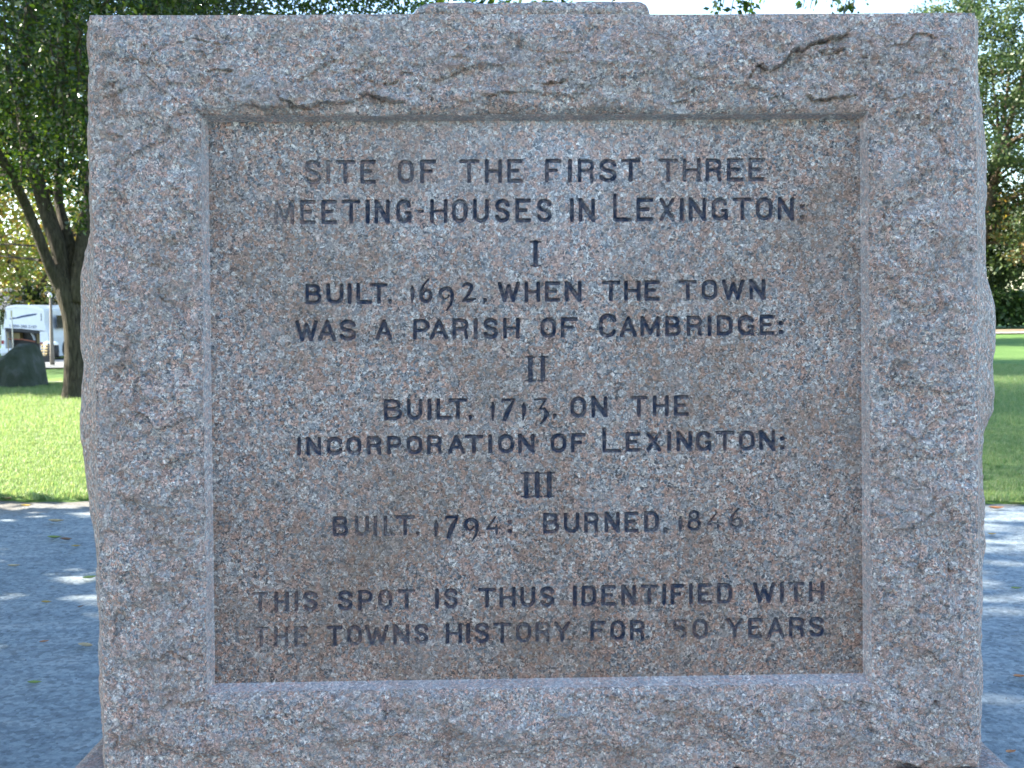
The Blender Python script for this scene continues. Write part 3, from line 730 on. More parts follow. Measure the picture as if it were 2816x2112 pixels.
line([('W', 812, 873, .95), ('A', 875, 924, .9), ('S', 933, 979, .95), ('A', 1033, 1078, 1), ('P', 1136, 1182, 1), ('A', 1182, 1232, 1), ('R', 1244, 1289, .95), ('I', 1302, 1314, .9), ('S', 1329, 1370, 1), ('H', 1384, 1429, 1), ('O', 1487, 1529, 1), ('F', 1543, 1588, 1),
      ('C', 1647, 1694, 1, 863, 928), ('A', 1705, 1751, 1), ('M', 1762, 1815, 1), ('B', 1830, 1873, 1), ('R', 1889, 1932, .95), ('I', 1946, 1957, 1), ('D', 1972, 2015, 1), ('G', 2029, 2075, 1), ('E', 2090, 2131, 1), (':', 2143, 2153, 1)],
     (812, 938.5, 882), (2130, 920.5, 866.5))
line([('#', 1445, 1472, .9), ('#', 1480, 1506, .9)], (1445, 1049.5, 981), (1506, 1049, 980))
line([('B', 1056, 1106, 1), ('U', 1119, 1161, 1), ('I', 1174, 1188, 1), ('L', 1200, 1242, 1), ('T', 1233, 1285, .95), (',', 1289, 1298, 1), ('1', 1348, 1362, 1, 1103, 1160), ('7', 1374, 1421, 1, 1094, 1158), ('1', 1434, 1446, 1, 1104, 1160), ('3', 1464, 1510, .9, 1093, 1170), (',', 1521, 1530, 1),
      ('O', 1569, 1612, .95), ('N', 1627, 1670, 1), ('T', 1733, 1781, .9), ('H', 1796, 1839, .95), ('E', 1854, 1894, .95)],
     (1056, 1156, 1099), (1894, 1143.5, 1087.5))
line([('I', 815, 828, .9), ('N', 842, 882, .95), ('C', 897, 941, .95), ('O', 953, 993, .95), ('R', 1009, 1050, .9), ('P', 1064, 1104, .95), ('O', 1118, 1161, .95), ('R', 1175, 1216, .95), ('A', 1232, 1278, .95), ('T', 1278, 1329, .95), ('I', 1342, 1354, 1), ('O', 1370, 1413, 1), ('N', 1425, 1470, 1),
      ('O', 1515, 1557, 1), ('F', 1571, 1610, 1), ('L', 1657, 1707, 1, 1176, 1245), ('E', 1721, 1761, .95), ('X', 1778, 1818, .95), ('I', 1836, 1846, .95), ('N', 1861, 1903, 1), ('G', 1914, 1957, .95), ('T', 1968, 2020, .9), ('O', 2033, 2076, .95), ('N', 2089, 2132, 1), (':', 2147, 2157, 1)],
     (815, 1252.5, 1204), (2131, 1238, 1183.5))
line([('#', 1434, 1461, 1), ('#', 1464, 1491, 1), ('#', 1497, 1524, 1)], (1434, 1368.5, 1300), (1524, 1367, 1299))
line([('B', 915, 958, .9), ('U', 976, 1014, .6), ('I', 1028, 1036, .6), ('L', 1055, 1086, .55), ('T', 1087, 1141, .85), (',', 1144, 1153, .6), ('1', 1192, 1206, .75, 1428, 1480), ('7', 1219, 1265, .8, 1416, 1481), ('9', 1273, 1318, .9, 1424, 1494), ('4', 1334, 1380, .7, 1418, 1473), (':', 1397, 1407, .9),
      ('B', 1494, 1538, .95), ('U', 1551, 1593, .95), ('R', 1607, 1647, .95), ('N', 1663, 1704, .95), ('E', 1718, 1756, .95), ('D', 1772, 1812, .9), (',', 1825, 1834, .8), ('1', 1864, 1878, .7, 1417, 1468), ('8', 1888, 1930, .75, 1402, 1462), ('4', 1942, 1990, .6, 1406, 1459), ('6', 2004, 2046, .6, 1395, 1457), ('.', 2052, 2060, .3)],
     (915, 1475, 1421), (1812, 1462.5, 1407))
line([('T', 694, 737, .6), ('H', 755, 794, .7), ('I', 811, 819, .55), ('S', 833, 874, .7), ('S', 928, 970, .85), ('P', 985, 1025, .95), ('O', 1040, 1079, .7), ('T', 1095, 1142, .8), ('I', 1196, 1207, .95), ('S', 1221, 1259, .9), ('T', 1314, 1364, 1), ('H', 1374, 1418, .9), ('U', 1431, 1472, .95), ('S', 1485, 1525, .9),
      ('I', 1575, 1587, 1), ('D', 1600, 1640, .95), ('E', 1654, 1694, .9), ('N', 1709, 1749, .85), ('T', 1762, 1810, .8), ('I', 1822, 1832, 1), ('F', 1845, 1881, 1), ('I', 1896, 1905, .8), ('E', 1920, 1958, .9), ('D', 1973, 2014, .85), ('W', 2072, 2132, 1), ('I', 2146, 2156, .9), ('T', 2167, 2212, .8), ('H', 2226, 2267, .75)],
     (694, 1683, 1629.5), (2266, 1655, 1599))
line([('T', 698, 739, .45), ('H', 754, 792, .55), ('E', 810, 846, .45), ('T', 898, 943, .85), ('O', 954, 995, .7), ('W', 1003, 1069, .7), ('N', 1081, 1125, .7), ('S', 1139, 1178, .85), ('H', 1226, 1270, .95), ('I', 1283, 1292, .9), ('S', 1305, 1346, .9), ('T', 1356, 1406, .85), ('O', 1419, 1461, .7), ('R', 1473, 1513, .65), ('Y', 1524, 1568, .75),
      ('F', 1624, 1667, .9), ('O', 1679, 1719, 1), ('R', 1733, 1774, .9), ('1', 1829, 1836, .12), ('5', 1848, 1890, .5), ('0', 1905, 1947, .65), ('Y', 1999, 2043, .8), ('E', 2058, 2096, .8), ('A', 2111, 2157, .8), ('R', 2171, 2214, .9), ('S', 2225, 2267, .95), ('.', 2277, 2285, .4)],
     (698, 1780, 1725.5), (2267, 1751, 1696.5))

GS = 0.00138
w_ = float(pin['tr'][0] - pin['tl'][0]) + 0.006; h_ = float(pin['tl'][2] - pin['bl'][2]) + 0.006
ncp = int(w_ / GS); nrp = int(h_ / GS)
uu, vv = np.meshgrid(np.linspace(-0.003, 1.003, ncp), np.linspace(-0.003, 1.003, nrp))
PXg = (pin['bl'][0] * (1 - uu) + pin['br'][0] * uu) * (1 - vv) + (pin['tl'][0] * (1 - uu) + pin['tr'][0] * uu) * vv
PZg = (pin['bl'][2] * (1 - uu) + pin['br'][2] * uu) * (1 - vv) + (pin['tl'][2] * (1 - uu) + pin['tr'][2] * uu) * vv
DEP = np.zeros_like(PXg); OWN = np.full(PXg.shape, -1, int); PAINT = np.zeros_like(PXg)
HW = 0.0042
jx = 0.0005 * vnoise(PXg * 160, PZg * 160, 77) + 0.0002 * vnoise(PXg * 420, PZg * 420, 78)
jz = 0.0005 * vnoise(PXg * 160, PZg * 160, 79) + 0.0002 * vnoise(PXg * 420, PZg * 420, 80)
x_of = PXg[0, 0]; dxg = (PXg[0, -1] - PXg[0, 0]) / (ncp - 1); dzg = (PZg[-1, 0] - PZg[0, 0]) / (nrp - 1)
letters = []
for spec, a, b in LINES:
    for it in spec:
        ch, x0, x1, fade = it[:4]
        if ch in '23456789': fade = min(1.0, fade + 0.18)
        if len(it) > 4: top, bot = it[4], it[5]
        else:
            f = ((x0 + x1) / 2 - a[0]) / (b[0] - a[0]) if b[0] != a[0] else 0
            bot = a[1] + (b[1] - a[1]) * f; top = a[2] + (b[2] - a[2]) * f
        hw = HW * (0.92 if fade < .7 else 1.0) * (1.15 if ch in '123456789' else 1.0)
        hp = hw / 0.000722 * 0.9
        thin = ch in 'I1.,:-'
        pX = (lambda u: x0 + hp * 0.9 + (x1 - x0 - 1.8 * hp) * u) if (x1 - x0 > 2.2 * hp and ch != '#') else (lambda u: x0 + (x1 - x0) * u)
        if ch == 'I': pX = lambda u: (x0 + x1) / 2 + 0 * u
        vp = hp * 0.85
        pY = (lambda v: bot - vp - (bot - top - 2 * vp) * v) if ch not in '#' else (lambda v: bot - 2 - (bot - top - 4) * v)
        segs = []
        for pts, w in glyph(ch):
            wl = list(w) if hasattr(w, '__len__') else [w] * len(pts)
            if len(wl) < len(pts): wl += [wl[-1]] * (len(pts) - len(wl))
            if ch in '123456789': wl = [max(w_e, 0.42) for w_e in wl]
            q = [at_y(np.array(float(pX(u_))), np.array(float(pY(v_))), PY) for u_, v_ in pts]
            for k in range(len(q) - 1): segs.append((q[k][0], q[k][2], q[k + 1][0], q[k + 1][2], wl[k] * hw, wl[k + 1] * hw))
        s_ = np.array(segs); mg = 0.008
        c0 = int((min(s_[:, 0].min(), s_[:, 2].min()) - mg - x_of) / dxg) - 14; c1 = int((max(s_[:, 0].max(), s_[:, 2].max()) + mg - x_of) / dxg) + 14
        zz = PZg[0, 0]; r0 = int((min(s_[:, 1].min(), s_[:, 3].min()) - mg - zz) / dzg) - 16; r1 = int((max(s_[:, 1].max(), s_[:, 3].max()) + mg - zz) / dzg) + 16
        c0 = max(c0, 0); r0 = max(r0, 0); sl = (slice(r0, r1), slice(c0, c1))
        x = PXg[sl] + jx[sl]; z = PZg[sl] + jz[sl]; best = np.full(x.shape, -9.0)
        flat_end = ch not in '.,:'
        for ax, az, bx_, bz_, wa, wb in segs:
            L2 = (bx_ - ax) ** 2 + (bz_ - az) ** 2 + 1e-12
            t = np.clip(((x - ax) * (bx_ - ax) + (z - az) * (bz_ - az)) / L2, 0, 1)
            dx = np.abs(x - ax - t * (bx_ - ax)); dz = np.abs(z - az - t * (bz_ - az))
            d = (dx ** 4 + dz ** 4) ** 0.25 if True else np.hypot(dx, dz)
            d = 0.6 * np.hypot(dx, dz) + 0.4 * np.maximum(dx, dz) if True else d
            best = np.maximum(best, wa + (wb - wa) * t - d)
        depth = np.clip(best * 3.2, 0, 0.0066 * (0.45 + 0.55 * fade))
        m = depth > DEP[sl]
        k = len(letters)
        DEP[sl] = np.where(m, depth, DEP[sl]); OWN[sl] = np.where(m & (depth > 0), k, OWN[sl])
        PAINT[sl] = np.where(m, fade * sstep(0.0004, 0.0030, depth) * (0.85 + 0.3 * vnoise(PXg[sl] * 90, PZg[sl] * 90, 88)), PAINT[sl])
        letters.append(ch)
SURF = PY + 0.0004 * fbm(PXg * 60, PZg * 60, 3, 13) + 0.0002 * vnoise(PXg * 300, PZg * 300, 14)
PV = np.stack([PXg, SURF + DEP, PZg], -1).reshape(-1, 3) - MO
allf = grid_faces(nrp, ncp)
own4 = OWN.reshape(-1)[allf]
fown = own4.max(1)
# merge flat cells away from letters into coarser faces to keep the mesh light
free = (fown < 0).reshape(nrp - 1, ncp - 1)
K = 4
R4 = (nrp - 1) // K; C4 = (ncp - 1) // K
blkfree = free[:R4 * K, :C4 * K].reshape(R4, K, C4, K).all((1, 3))
usedfine = free.copy()
usedfine[:R4 * K, :C4 * K] &= ~np.repeat(np.repeat(blkfree, K, 0), K, 1)
ii, jj = np.nonzero(blkfree); ii = ii * K; jj = jj * K
big = np.stack([ii * ncp + jj, ii * ncp + jj + K, (ii + K) * ncp + jj + K, (ii + K) * ncp + jj], -1)
# flatten points that touch a coarse block edge so no crack opens
flat = np.zeros((nrp, ncp), bool)
for a_ in range(K + 1):
    for b_ in range(K + 1):
        if a_ in (0, K) or b_ in (0, K): flat[np.minimum(ii + a_, nrp - 1), np.minimum(jj + b_, ncp - 1)] = True
corner = np.zeros((nrp, ncp), bool)
PVr = PV.reshape(nrp, ncp, 3); PVr[..., 1] = np.where(flat, PY, PVr[..., 1])
panel_f = np.concatenate([allf[usedfine.reshape(-1)], big])
def compact(f):
    u_, inv = np.unique(f, return_inverse=True)
    return u_, inv.reshape(f.shape)
u_, pf = compact(panel_f)
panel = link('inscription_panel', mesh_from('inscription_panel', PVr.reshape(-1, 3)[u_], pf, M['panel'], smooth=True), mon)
PNT = PAINT.reshape(-1)
for k, ch in enumerate(letters):
    f = allf[fown == k]
    if len(f) == 0: continue
    u_, lf = compact(f)
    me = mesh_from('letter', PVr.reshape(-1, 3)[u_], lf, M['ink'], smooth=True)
    at = me.attributes.new('paint', 'FLOAT', 'POINT'); at.data.foreach_set('value', PNT[u_].astype(np.float32))
    link('letter', me, panel)

# cap stone: the rough ledge on top
CT = [(1137, 41), (1143, 30), (1152, 20), (1168, 12), (1188, 7.5), (1215, 6), (1260, 6.5), (1300, 9), (1350, 10), (1400, 7), (1450, 7.5), (1500, 6), (1560, 6.5), (1600, 5), (1640, 4), (1700, 5), (1745, 4.5), (1764, 7), (1776, 14), (1783, 26), (1787, 41)]
CYF = 0.012
cx, cz_ = pz([p[0] for p in CT], [p[1] for p in CT], CYF)
nxs = 200; xs = np.linspace(cx[0], cx[-1], nxs); toplin = np.interp(xs, cx, cz_)
botl = top_z(xs) - 0.008
prof = []
for t in np.linspace(0, 1, 10): prof.append((0, t))
ys = np.concatenate([np.linspace(0.0, 0.06, 8), np.linspace(0.09, 0.55, 22)])
Pf = np.stack([np.stack([xs, np.full(nxs, CYF) - 0.010 * math.sin(math.pi * min(t, .999)) , botl + (toplin - botl) * t], -1) for _, t in prof], 0)
Pt = np.stack([np.stack([xs, np.full(nxs, CYF + y), toplin + (0.004 * math.sin(min(y, .05) / .05 * 1.57)) * np.clip((toplin - botl) / 0.03, 0, 1)], -1) for y in ys[1:]], 0)
Pc = np.concatenate([Pf, Pt], 0)
Pc[1:, :, 1] += 0.004 * fbm(Pc[1:, :, 0] * 30, Pc[1:, :, 1] * 30 + Pc[1:, :, 2] * 40, 3, 19)
Pc[10:, :, 2] += 0.003 * fbm(Pc[10:, :, 0] * 22, Pc[10:, :, 1] * 22, 3, 29)
back = Pc[-1].copy(); back[:, 2] = botl
Pc = np.concatenate([Pc, back[None]], 0)
link('cap_stone', mesh_from('cap_stone', Pc.reshape(-1, 3) - MO, grid_faces(*Pc.shape[:2]), M['rock'], smooth=True), mon)

# base stone
ba = at_z(277, 2024, 0.615); bb = at_z(235, 2112, 0.615); bc = at_z(2700, 2044, 0.60); bd = at_z(2784, 2111, 0.60)
X0, X1 = -0.930, 1.035; Y0, Y1 = -0.16, 0.95; ZT = 0.607
def slab(name, x0, x1, y0, y1, z0, z1, seed, mat, r=0.03, amp=0.012, flat_top=False):
    """rough quarried block as one closed skin: each face a relief grid"""
    Vs = []; Fs = []; b0 = 0
    def g(P, flip):
        nonlocal b0
        f = grid_faces(*P.shape[:2]) + b0
        Vs.append(P.reshape(-1, 3)); Fs.append(f[:, ::-1] if flip else f); b0 += P.shape[0] * P.shape[1]
    st = 0.012
    nx, ny, nz = [max(3, int((b - a) / st)) for a, b in ((x0, x1), (y0, y1), (z0, z1))]
    def disp(P):
        c = np.array([(x0 + x1) / 2, (y0 + y1) / 2, (z0 + z1) / 2]); hsz = np.array([(x1 - x0) / 2, (y1 - y0) / 2, (z1 - z0) / 2])
        q = P - c; core = np.clip(q, -(hsz - r), hsz - r); dlt = q - core
        ln = np.linalg.norm(dlt, axis=-1, keepdims=True) + 1e-9; nrm = dlt / ln
        out = c + core + nrm * r
        a = P[..., 0] + P[..., 1] * 0.7; b = P[..., 2] + P[..., 1] * 0.6
        h = amp * fbm(a * 7, b * 7, 3, seed) + amp * 0.5 * facets(a, b, 0.06, seed + 3, 1, 1) + 0.0015 * fbm(a * 90, b * 90, 2, seed + 5)
        if flat_top: h = h * (1 - 0.8 * np.clip(nrm[..., 2], 0, 1))
        return out + nrm * h[..., None]
    xs, ys, zs = np.linspace(x0, x1, nx), np.linspace(y0, y1, ny), np.linspace(z0, z1, nz)
    for z, fl in ((z1, False), (z0, True)):
        A_, B_ = np.meshgrid(xs, ys); g(disp(np.stack([A_, B_, np.full(A_.shape, z)], -1)), fl)
    for y, fl in ((y0, False), (y1, True)):
        A_, B_ = np.meshgrid(xs, zs); g(disp(np.stack([A_, np.full(A_.shape, y), B_], -1)), fl)
    for x, fl in ((x0, True), (x1, False)):
        A_, B_ = np.meshgrid(ys, zs); g(disp(np.stack([np.full(A_.shape, x), A_, B_], -1)), fl)
    return mesh_from(name, np.concatenate(Vs), np.concatenate(Fs), mat, smooth=True)
me = slab('base_stone', X0, X1, Y0, Y1, -0.06, ZT, 41, M['base'], 0.035, 0.010, True)
co = np.empty(len(me.vertices) * 3, np.float32); me.vertices.foreach_get('co', co); co = co.reshape(-1, 3) - MO
me.vertices.foreach_set('co', co.ravel().astype(np.float32)); me.update()
link('base_stone', me, mon)

# ------------------------------------------------------------------ trees
def leaf_mesh(name, P, size, mat, aspect=0.55, hang=0.3, vary=0.35):
    n = len(P)
    d = rng.normal(size=(n, 3)); d[:, 2] = d[:, 2] * 0.7 - hang; d /= np.linalg.norm(d, axis=1)[:, None]
    e = rng.normal(size=(n, 3)); e -= (e * d).sum(1)[:, None] * d; e /= np.linalg.norm(e, axis=1)[:, None]
    nrm = np.cross(d, e)
    L = size * (1 + vary * rng.uniform(-1, 1, n))[:, None]; W = L * aspect * 0.5
    v = np.stack([P, P + d * L * 0.42 + e * W + nrm * W * 0.25, P + d * L, P + d * L * 0.42 - e * W + nrm * W * 0.25], 1).reshape(-1, 3)
    f = np.arange(4 * n).reshape(-1, 4)
    return mesh_from(name, v, f, mat)

def crown_points(c, r, n_cl, n_leaf, cl_r=0.7, shell=0.55, flat=0.55, seed=0, low=None, keep=None):
    g = np.random.default_rng(seed)
    u = g.normal(size=(n_cl * 3, 3)); u /= np.linalg.norm(u, axis=1)[:, None]
    rad = g.uniform(shell ** 3, 1, n_cl * 3) ** (1 / 3)
    ang = np.arctan2(u[:, 1], u[:, 0])
    lump = 1 + 0.22 * np.sin(ang * 3 + seed) * np.cos(u[:, 2] * 4 + seed * 2) + 0.14 * np.sin(ang * 7 + seed * 3)
    Cc = np.array(c) + u * (rad * lump)[:, None] * np.array(r)
    if low is not None: Cc = Cc[Cc[:, 2] > low]
    if keep is not None: Cc = Cc[keep(Cc)]
    Cc = Cc[:n_cl]
    sz = cl_r * g.uniform(0.5, 1.3, len(Cc))
    P = Cc[:, None, :] + g.normal(size=(len(Cc), n_leaf, 3)) * (sz[:, None, None] * np.array([1, 1, flat]) * 0.6)
    return Cc, P.reshape(-1, 3)

def branches(mb, start_pts, targets, r0, seed=0, sag=0.3, n=5, k=6):
    g = random.Random(seed)
    S = [Vector(p) for p in start_pts]
    for t in targets:
        t = Vector(t)
        s = min(S, key=lambda q: (q - t).length + abs((q.z + 1.0) - t.z) * 0.3)
        L = (t - s).length; pts = []
        for i in range(n + 1):
            f = i / n
            p = s.lerp(t, f); p.z += sag * L * 0.25 * math.sin(f * math.pi)
            p += Vector((g.uniform(-1, 1), g.uniform(-1, 1), g.uniform(-1, 1))) * L * 0.035 * (0 < i < n)
            pts.append(p)
        rr = r0 * min(1, L / 4 + 0.25)
        mb.tube(pts, [rr * (1 - 0.85 * i / n) + 0.004 for i in range(n + 1)], k)

def flared(mb, pts, radii, n=18, seed=0):
    """trunk with buttress flutes and rough girth"""
    pts = [Vector(p) for p in pts]; vs = []; fs = []
    q = curve_pts([tuple(p) for p in pts], 40); rr = np.interp(np.linspace(0, len(pts) - 1, 40), range(len(pts)), radii)
    for i, (p, r) in enumerate(zip(q, rr)):
        for k in range(n):
            a = 2 * math.pi * k / n
            m = 1 + 0.07 * math.sin(3 * a + seed + i * .05) + 0.05 * math.sin(5 * a + seed * 2 - i * 0.08) + 0.02 * random.uniform(-1, 1)
            vs.append((p[0] + math.cos(a) * r * m, p[1] + math.sin(a) * r * m, p[2]))
    for i in range(39):
        for k in range(n): fs.append((i * n + k, i * n + (k + 1) % n, (i + 1) * n + (k + 1) % n, (i + 1) * n + k))
    fs.append(tuple(39 * n + k for k in range(n)))
    mb.add(vs, fs)

def limb(mb, pxs, radii, ydepth, n=12):
    """limb through photograph pixels at given depths"""
    pts = [at_y(np.array(float(a)), np.array(float(b)), y) for (a, b), y in zip(pxs, ydepth)]
    q = curve_pts(pts, 5 * len(pts)); rr = np.interp(np.linspace(0, len(pts) - 1, 5 * len(pts)), range(len(pts)), radii)
    mb.tube([tuple(p) for p in q], list(rr), n)
    return q

# near tree on the left lawn
TY = 16.9
tb = at_y(np.array(203.), np.array(1092.), TY)
tree = thing('shade_tree', 'broad leafy tree left of the monument, its trunk sunlit down one side', 'tree', tuple(tb))
mb = MB()
limb(mb, [(204, 1100), (204, 1060), (205, 960), (200, 880), (186, 815), (172, 765), (160, 728)], [0.24, 0.185, 0.168, 0.168, 0.185, 0.17, 0.12], [TY] * 7, 20)
limb(mb, [(168, 800), (147, 755), (124, 700), (106, 650), (86, 600), (62, 545), (30, 480), (-20, 400), (-90, 300)], [0.10, 0.10, 0.088, 0.085, 0.085, 0.08, 0.08, 0.07, 0.06], [TY - .05, TY - .1, TY - .2, TY - .3, TY - .4, TY - .6, TY - .9, TY - 1.2, TY - 1.6])
l2 = limb(mb, [(190, 830), (180, 760), (168, 705), (148, 640), (128, 580), (104, 500), (88, 430), (70, 330), (66, 200), (80, 60), (90, -120)], [0.13, 0.15, 0.145, 0.135, 0.13, 0.12, 0.12, 0.11, 0.10, 0.09, 0.06], [TY + .05] * 4 + [TY + .1] * 3 + [TY + .2] * 4)
l3 = limb(mb, [(210, 820), (206, 740), (190, 670), (172, 600), (160, 540), (165, 420), (170, 250), (180, 90), (185, -100)], [0.14, 0.13, 0.11, 0.085, 0.08, 0.075, 0.07, 0.06, 0.05], [TY, TY + .1, TY + .2, TY + .35] + [TY + .5] * 5)
l4 = limb(mb, [(212, 830), (222, 745), (232, 670), (246, 590), (262, 480), (300, 300), (380, 100), (470, -80)], [0.15, 0.16, 0.15, 0.14, 0.13, 0.11, 0.09, 0.07], [TY, TY, TY + .1, TY + .2, TY + .3, TY + .5, TY + .7, TY + 1])
limb(mb, [(110, 716), (80, 712), (40, 708), (-10, 702)], [0.028, 0.024, 0.02, 0.015], [TY, TY + .5, TY + 1, TY + 1.5], 7)
limb(mb, [(104, 676), (70, 675), (30, 671), (-10, 674)], [0.024, 0.02, 0.018, 0.012], [TY, TY + .6, TY + 1.2, TY + 1.8], 7)
CC = (-8.1, 16.9, 9.7); CRr = (7.0, 7.6, 6.2)
def kp(C):
    # open below the limbs
    return ((C[:, 2] > 3.9 + 0.25 * np.abs(C[:, 0] + 8.0) * 0.4 + 0.4 * vnoise(C[:, 0] * .7, C[:, 1] * .7, 2)) & ~((C[:, 0] < -8.6) & (np.abs(C[:, 1] - 17.3 + 0.17 * (C[:, 0] + 8)) < 1.5) & (C[:, 2] < 5.2 + 0.53 * (-8 - C[:, 0]))))
cl, LP_ = crown_points(CC, CRr, 820, 170, 1.0, 0.2, 0.6, 3, 3.6, kp)
g2 = np.random.default_rng(5)
# low hanging sprays: left view window and above the monument
hang = []
for px, py, k, sp in [(20, 330, 150, .35), (60, 250, 220, .4), (120, 180, 220, .4), (40, 130, 220, .45), (180, 300, 200, .35), (120, 400, 170, .3), (200, 420, 150, .25), (60, 470, 110, .25), (215, 500, 110, .2), (228, 570, 40, .12), (160, 60, 200, .4), (230, 200, 150, .3), (10, 20, 200, .4),
                      (90, 330, 200, .35), (150, 250, 200, .35), (220, 100, 200, .4), (20, 220, 200, .4), (190, 360, 160, .3), (20, 420, 130, .3), (140, 480, 90, .25), (212, 620, 30, .10),
                      (300, 10, 160, .3), (380, 8, 160, .3), (460, 5, 160, .28), (540, 10, 160, .3), (620, 2, 150, .3), (700, 6, 150, .3), (770, 0, 150, .28), (850, 3, 150, .28), (930, 2, 120, .26), (1010, 6, 110, .24), (1080, 4, 60, .2), (1115, 2, 16, .14), (420, -20, 200, .35), (660, -25, 200, .35), (880, -25, 160, .35)]:
    dy = g2.uniform(-2.2, 1.2)
    c = at_y(np.array(float(px)), np.array(float(py)), TY + dy)
    k = int(k * 1.6); hang.append(c + g2.normal(size=(k, 3)) * np.array([sp, sp * 1.6, sp * 0.8]))
    if py >= 0: c3 = c + np.array([0, g2.uniform(2.0, 4.5), 0.6]); hang.append(c3 + g2.normal(size=(k, 3)) * np.array([sp * 1.3, sp * 1.6, sp]))
    if py < 30 or g2.uniform() < .6:
        s = c + np.array([g2.uniform(-.8, .8), g2.uniform(-.5, .5), 1.6]); e = c + np.array([g2.uniform(-.2, .2), 0, -0.35])
        q = curve_pts([s, (s + c) / 2 + g2.normal(size=3) * .12, c, e], 10)
        mb.tube([tuple(p) for p in q], list(np.linspace(0.022, 0.006, 10)), 5)
tips = [tuple(c) for c in cl[::5]]
starts = [tuple(p) for p in np.concatenate([l2[20:], l3[18:], l4[16:]])]
branches(mb, starts, tips[:70], 0.035, 4)
mb.v = [tuple(np.array(p) - tb) for p in mb.v]
mb.build('trunk', M['bark'], tree, smooth=True)
cc = np.stack([g2.uniform(-14.2, -8.6, 120), g2.uniform(9.0, 13.6, 120), g2.uniform(6.4, 10.8, 120)], -1)  # leaf clusters outside the view, added to shade the right lawn
hang.append((cc[:, None, :] + g2.normal(size=(120, 170, 3)) * 0.5).reshape(-1, 3))
LP_ = np.concatenate([LP_] + hang)
link('crown', leaf_mesh('crown', LP_ - tb, 0.092, M['leaf'], 0.5, 0.35), tree, kind='stuff')

gz = lambda x, y: float(terrain(x, y))
def make_tree(name, label, loc, h, trunk_r, c, r, ncl, nleaf, lsize, lmat, bmat, cl_r=0.8, seed=0, low=None, shell=0.45, lean=(0, 0), forks=3, group=None, cat='tree', extra=None, keep=None, nb=40):
    """c is the crown centre relative to the tree's foot"""
    t = thing(name, label, cat, loc, 0, group)
    mb = MB(); g = random.Random(seed)
    fz = h
    top = Vector((lean[0], lean[1], fz))
    flared(mb, [(0, 0, -0.2), (0, 0, 0.15), (lean[0] * .3, lean[1] * .3, fz * .35), (lean[0] * .7, lean[1] * .7, fz * .75), top], [trunk_r * 1.45, trunk_r * 1.1, trunk_r, trunk_r * .9, trunk_r * .8], 14, seed)
    st = [tuple(top)]
    for k in range(forks):
        a = 2 * math.pi * (k + g.random() * .5) / forks
        e = Vector(c) + Vector((math.cos(a) * r[0] * .5, math.sin(a) * r[1] * .5, r[2] * .45))
        m_ = top.lerp(e, 0.45) + Vector((math.cos(a), math.sin(a), 0)) * 0.25 * r[0] * .5
        q = curve_pts([tuple(top - Vector((0, 0, fz * .08))), tuple(m_), tuple(e)], 12)
        mb.tube([tuple(p) for p in q], list(np.linspace(trunk_r * .62, trunk_r * .12, 12)), 9)
        st += [tuple(p) for p in q[3:]]
    cl, P = crown_points(c, r, ncl, nleaf, cl_r, shell, 0.6, seed, low, keep)
    branches(mb, st, [tuple(p) for p in cl[::max(1, len(cl) // nb)]], trunk_r * .3, seed)
    if extra is not None: P = np.concatenate([P, extra(mb)])
    mb.build('trunk', bmat, t, smooth=True)
    link('crown', leaf_mesh('crown', P, lsize, lmat, 0.6, 0.2), t, kind='stuff')
    return t
def copy_tree(t, loc, rz, sc, label):
    r_ = t.copy(); COL.objects.link(r_); r_.location = loc; r_.rotation_euler = (0, 0, rz); r_.scale = (sc,) * 3; r_['label'] = label
    for ch in t.children:
        c = ch.copy(); COL.objects.link(c); c.parent = r_
    return r_

def shade_limb(mb):  # unseen leafy limb, added to throw shade on the left path
    g = np.random.default_rng(77); q = curve_pts([(0.2, 0.2, 3.0), (2.0, 3.0, 3.4), (4.0, 5.2, 3.2), (5.4, 6.2, 2.7)], 14)
    mb.tube([tuple(p) for p in q], list(np.linspace(0.12, 0.02, 14)), 7)
    c = np.array([4.6, 5.9, 2.7]) + g.normal(size=(46, 3)) * np.array([0.75, 0.75, 0.6])
    return (c[:, None, :] + g.normal(size=(46, 55, 3)) * 0.30).reshape(-1, 3)
# tree outside the frame on the left whose crown shades the monument and the path
make_tree('shade_tree', 'spreading tree beside the gravel path left of the monument, outside the picture', (-12.2, 0.2, 0), 3.6, 0.30, (0, 0.4, 8.3), (6.8, 6.3, 6.0), 900, 85, 0.23, M['leaf'], M['bark'], 1.0, 21, 2.8, 0.15, extra=shade_limb)
make_tree('shade_tree', 'very tall tree far left of the picture whose high crown shades the leafy lawn tree', (-21, 20.0, 0), 8.0, 0.34, (0, 0, 15.5), (5.5, 5.0, 5.2), 200, 30, 0.25, M['leaf'], M['bark'], 1.0, 23, 9.8, 0.15)
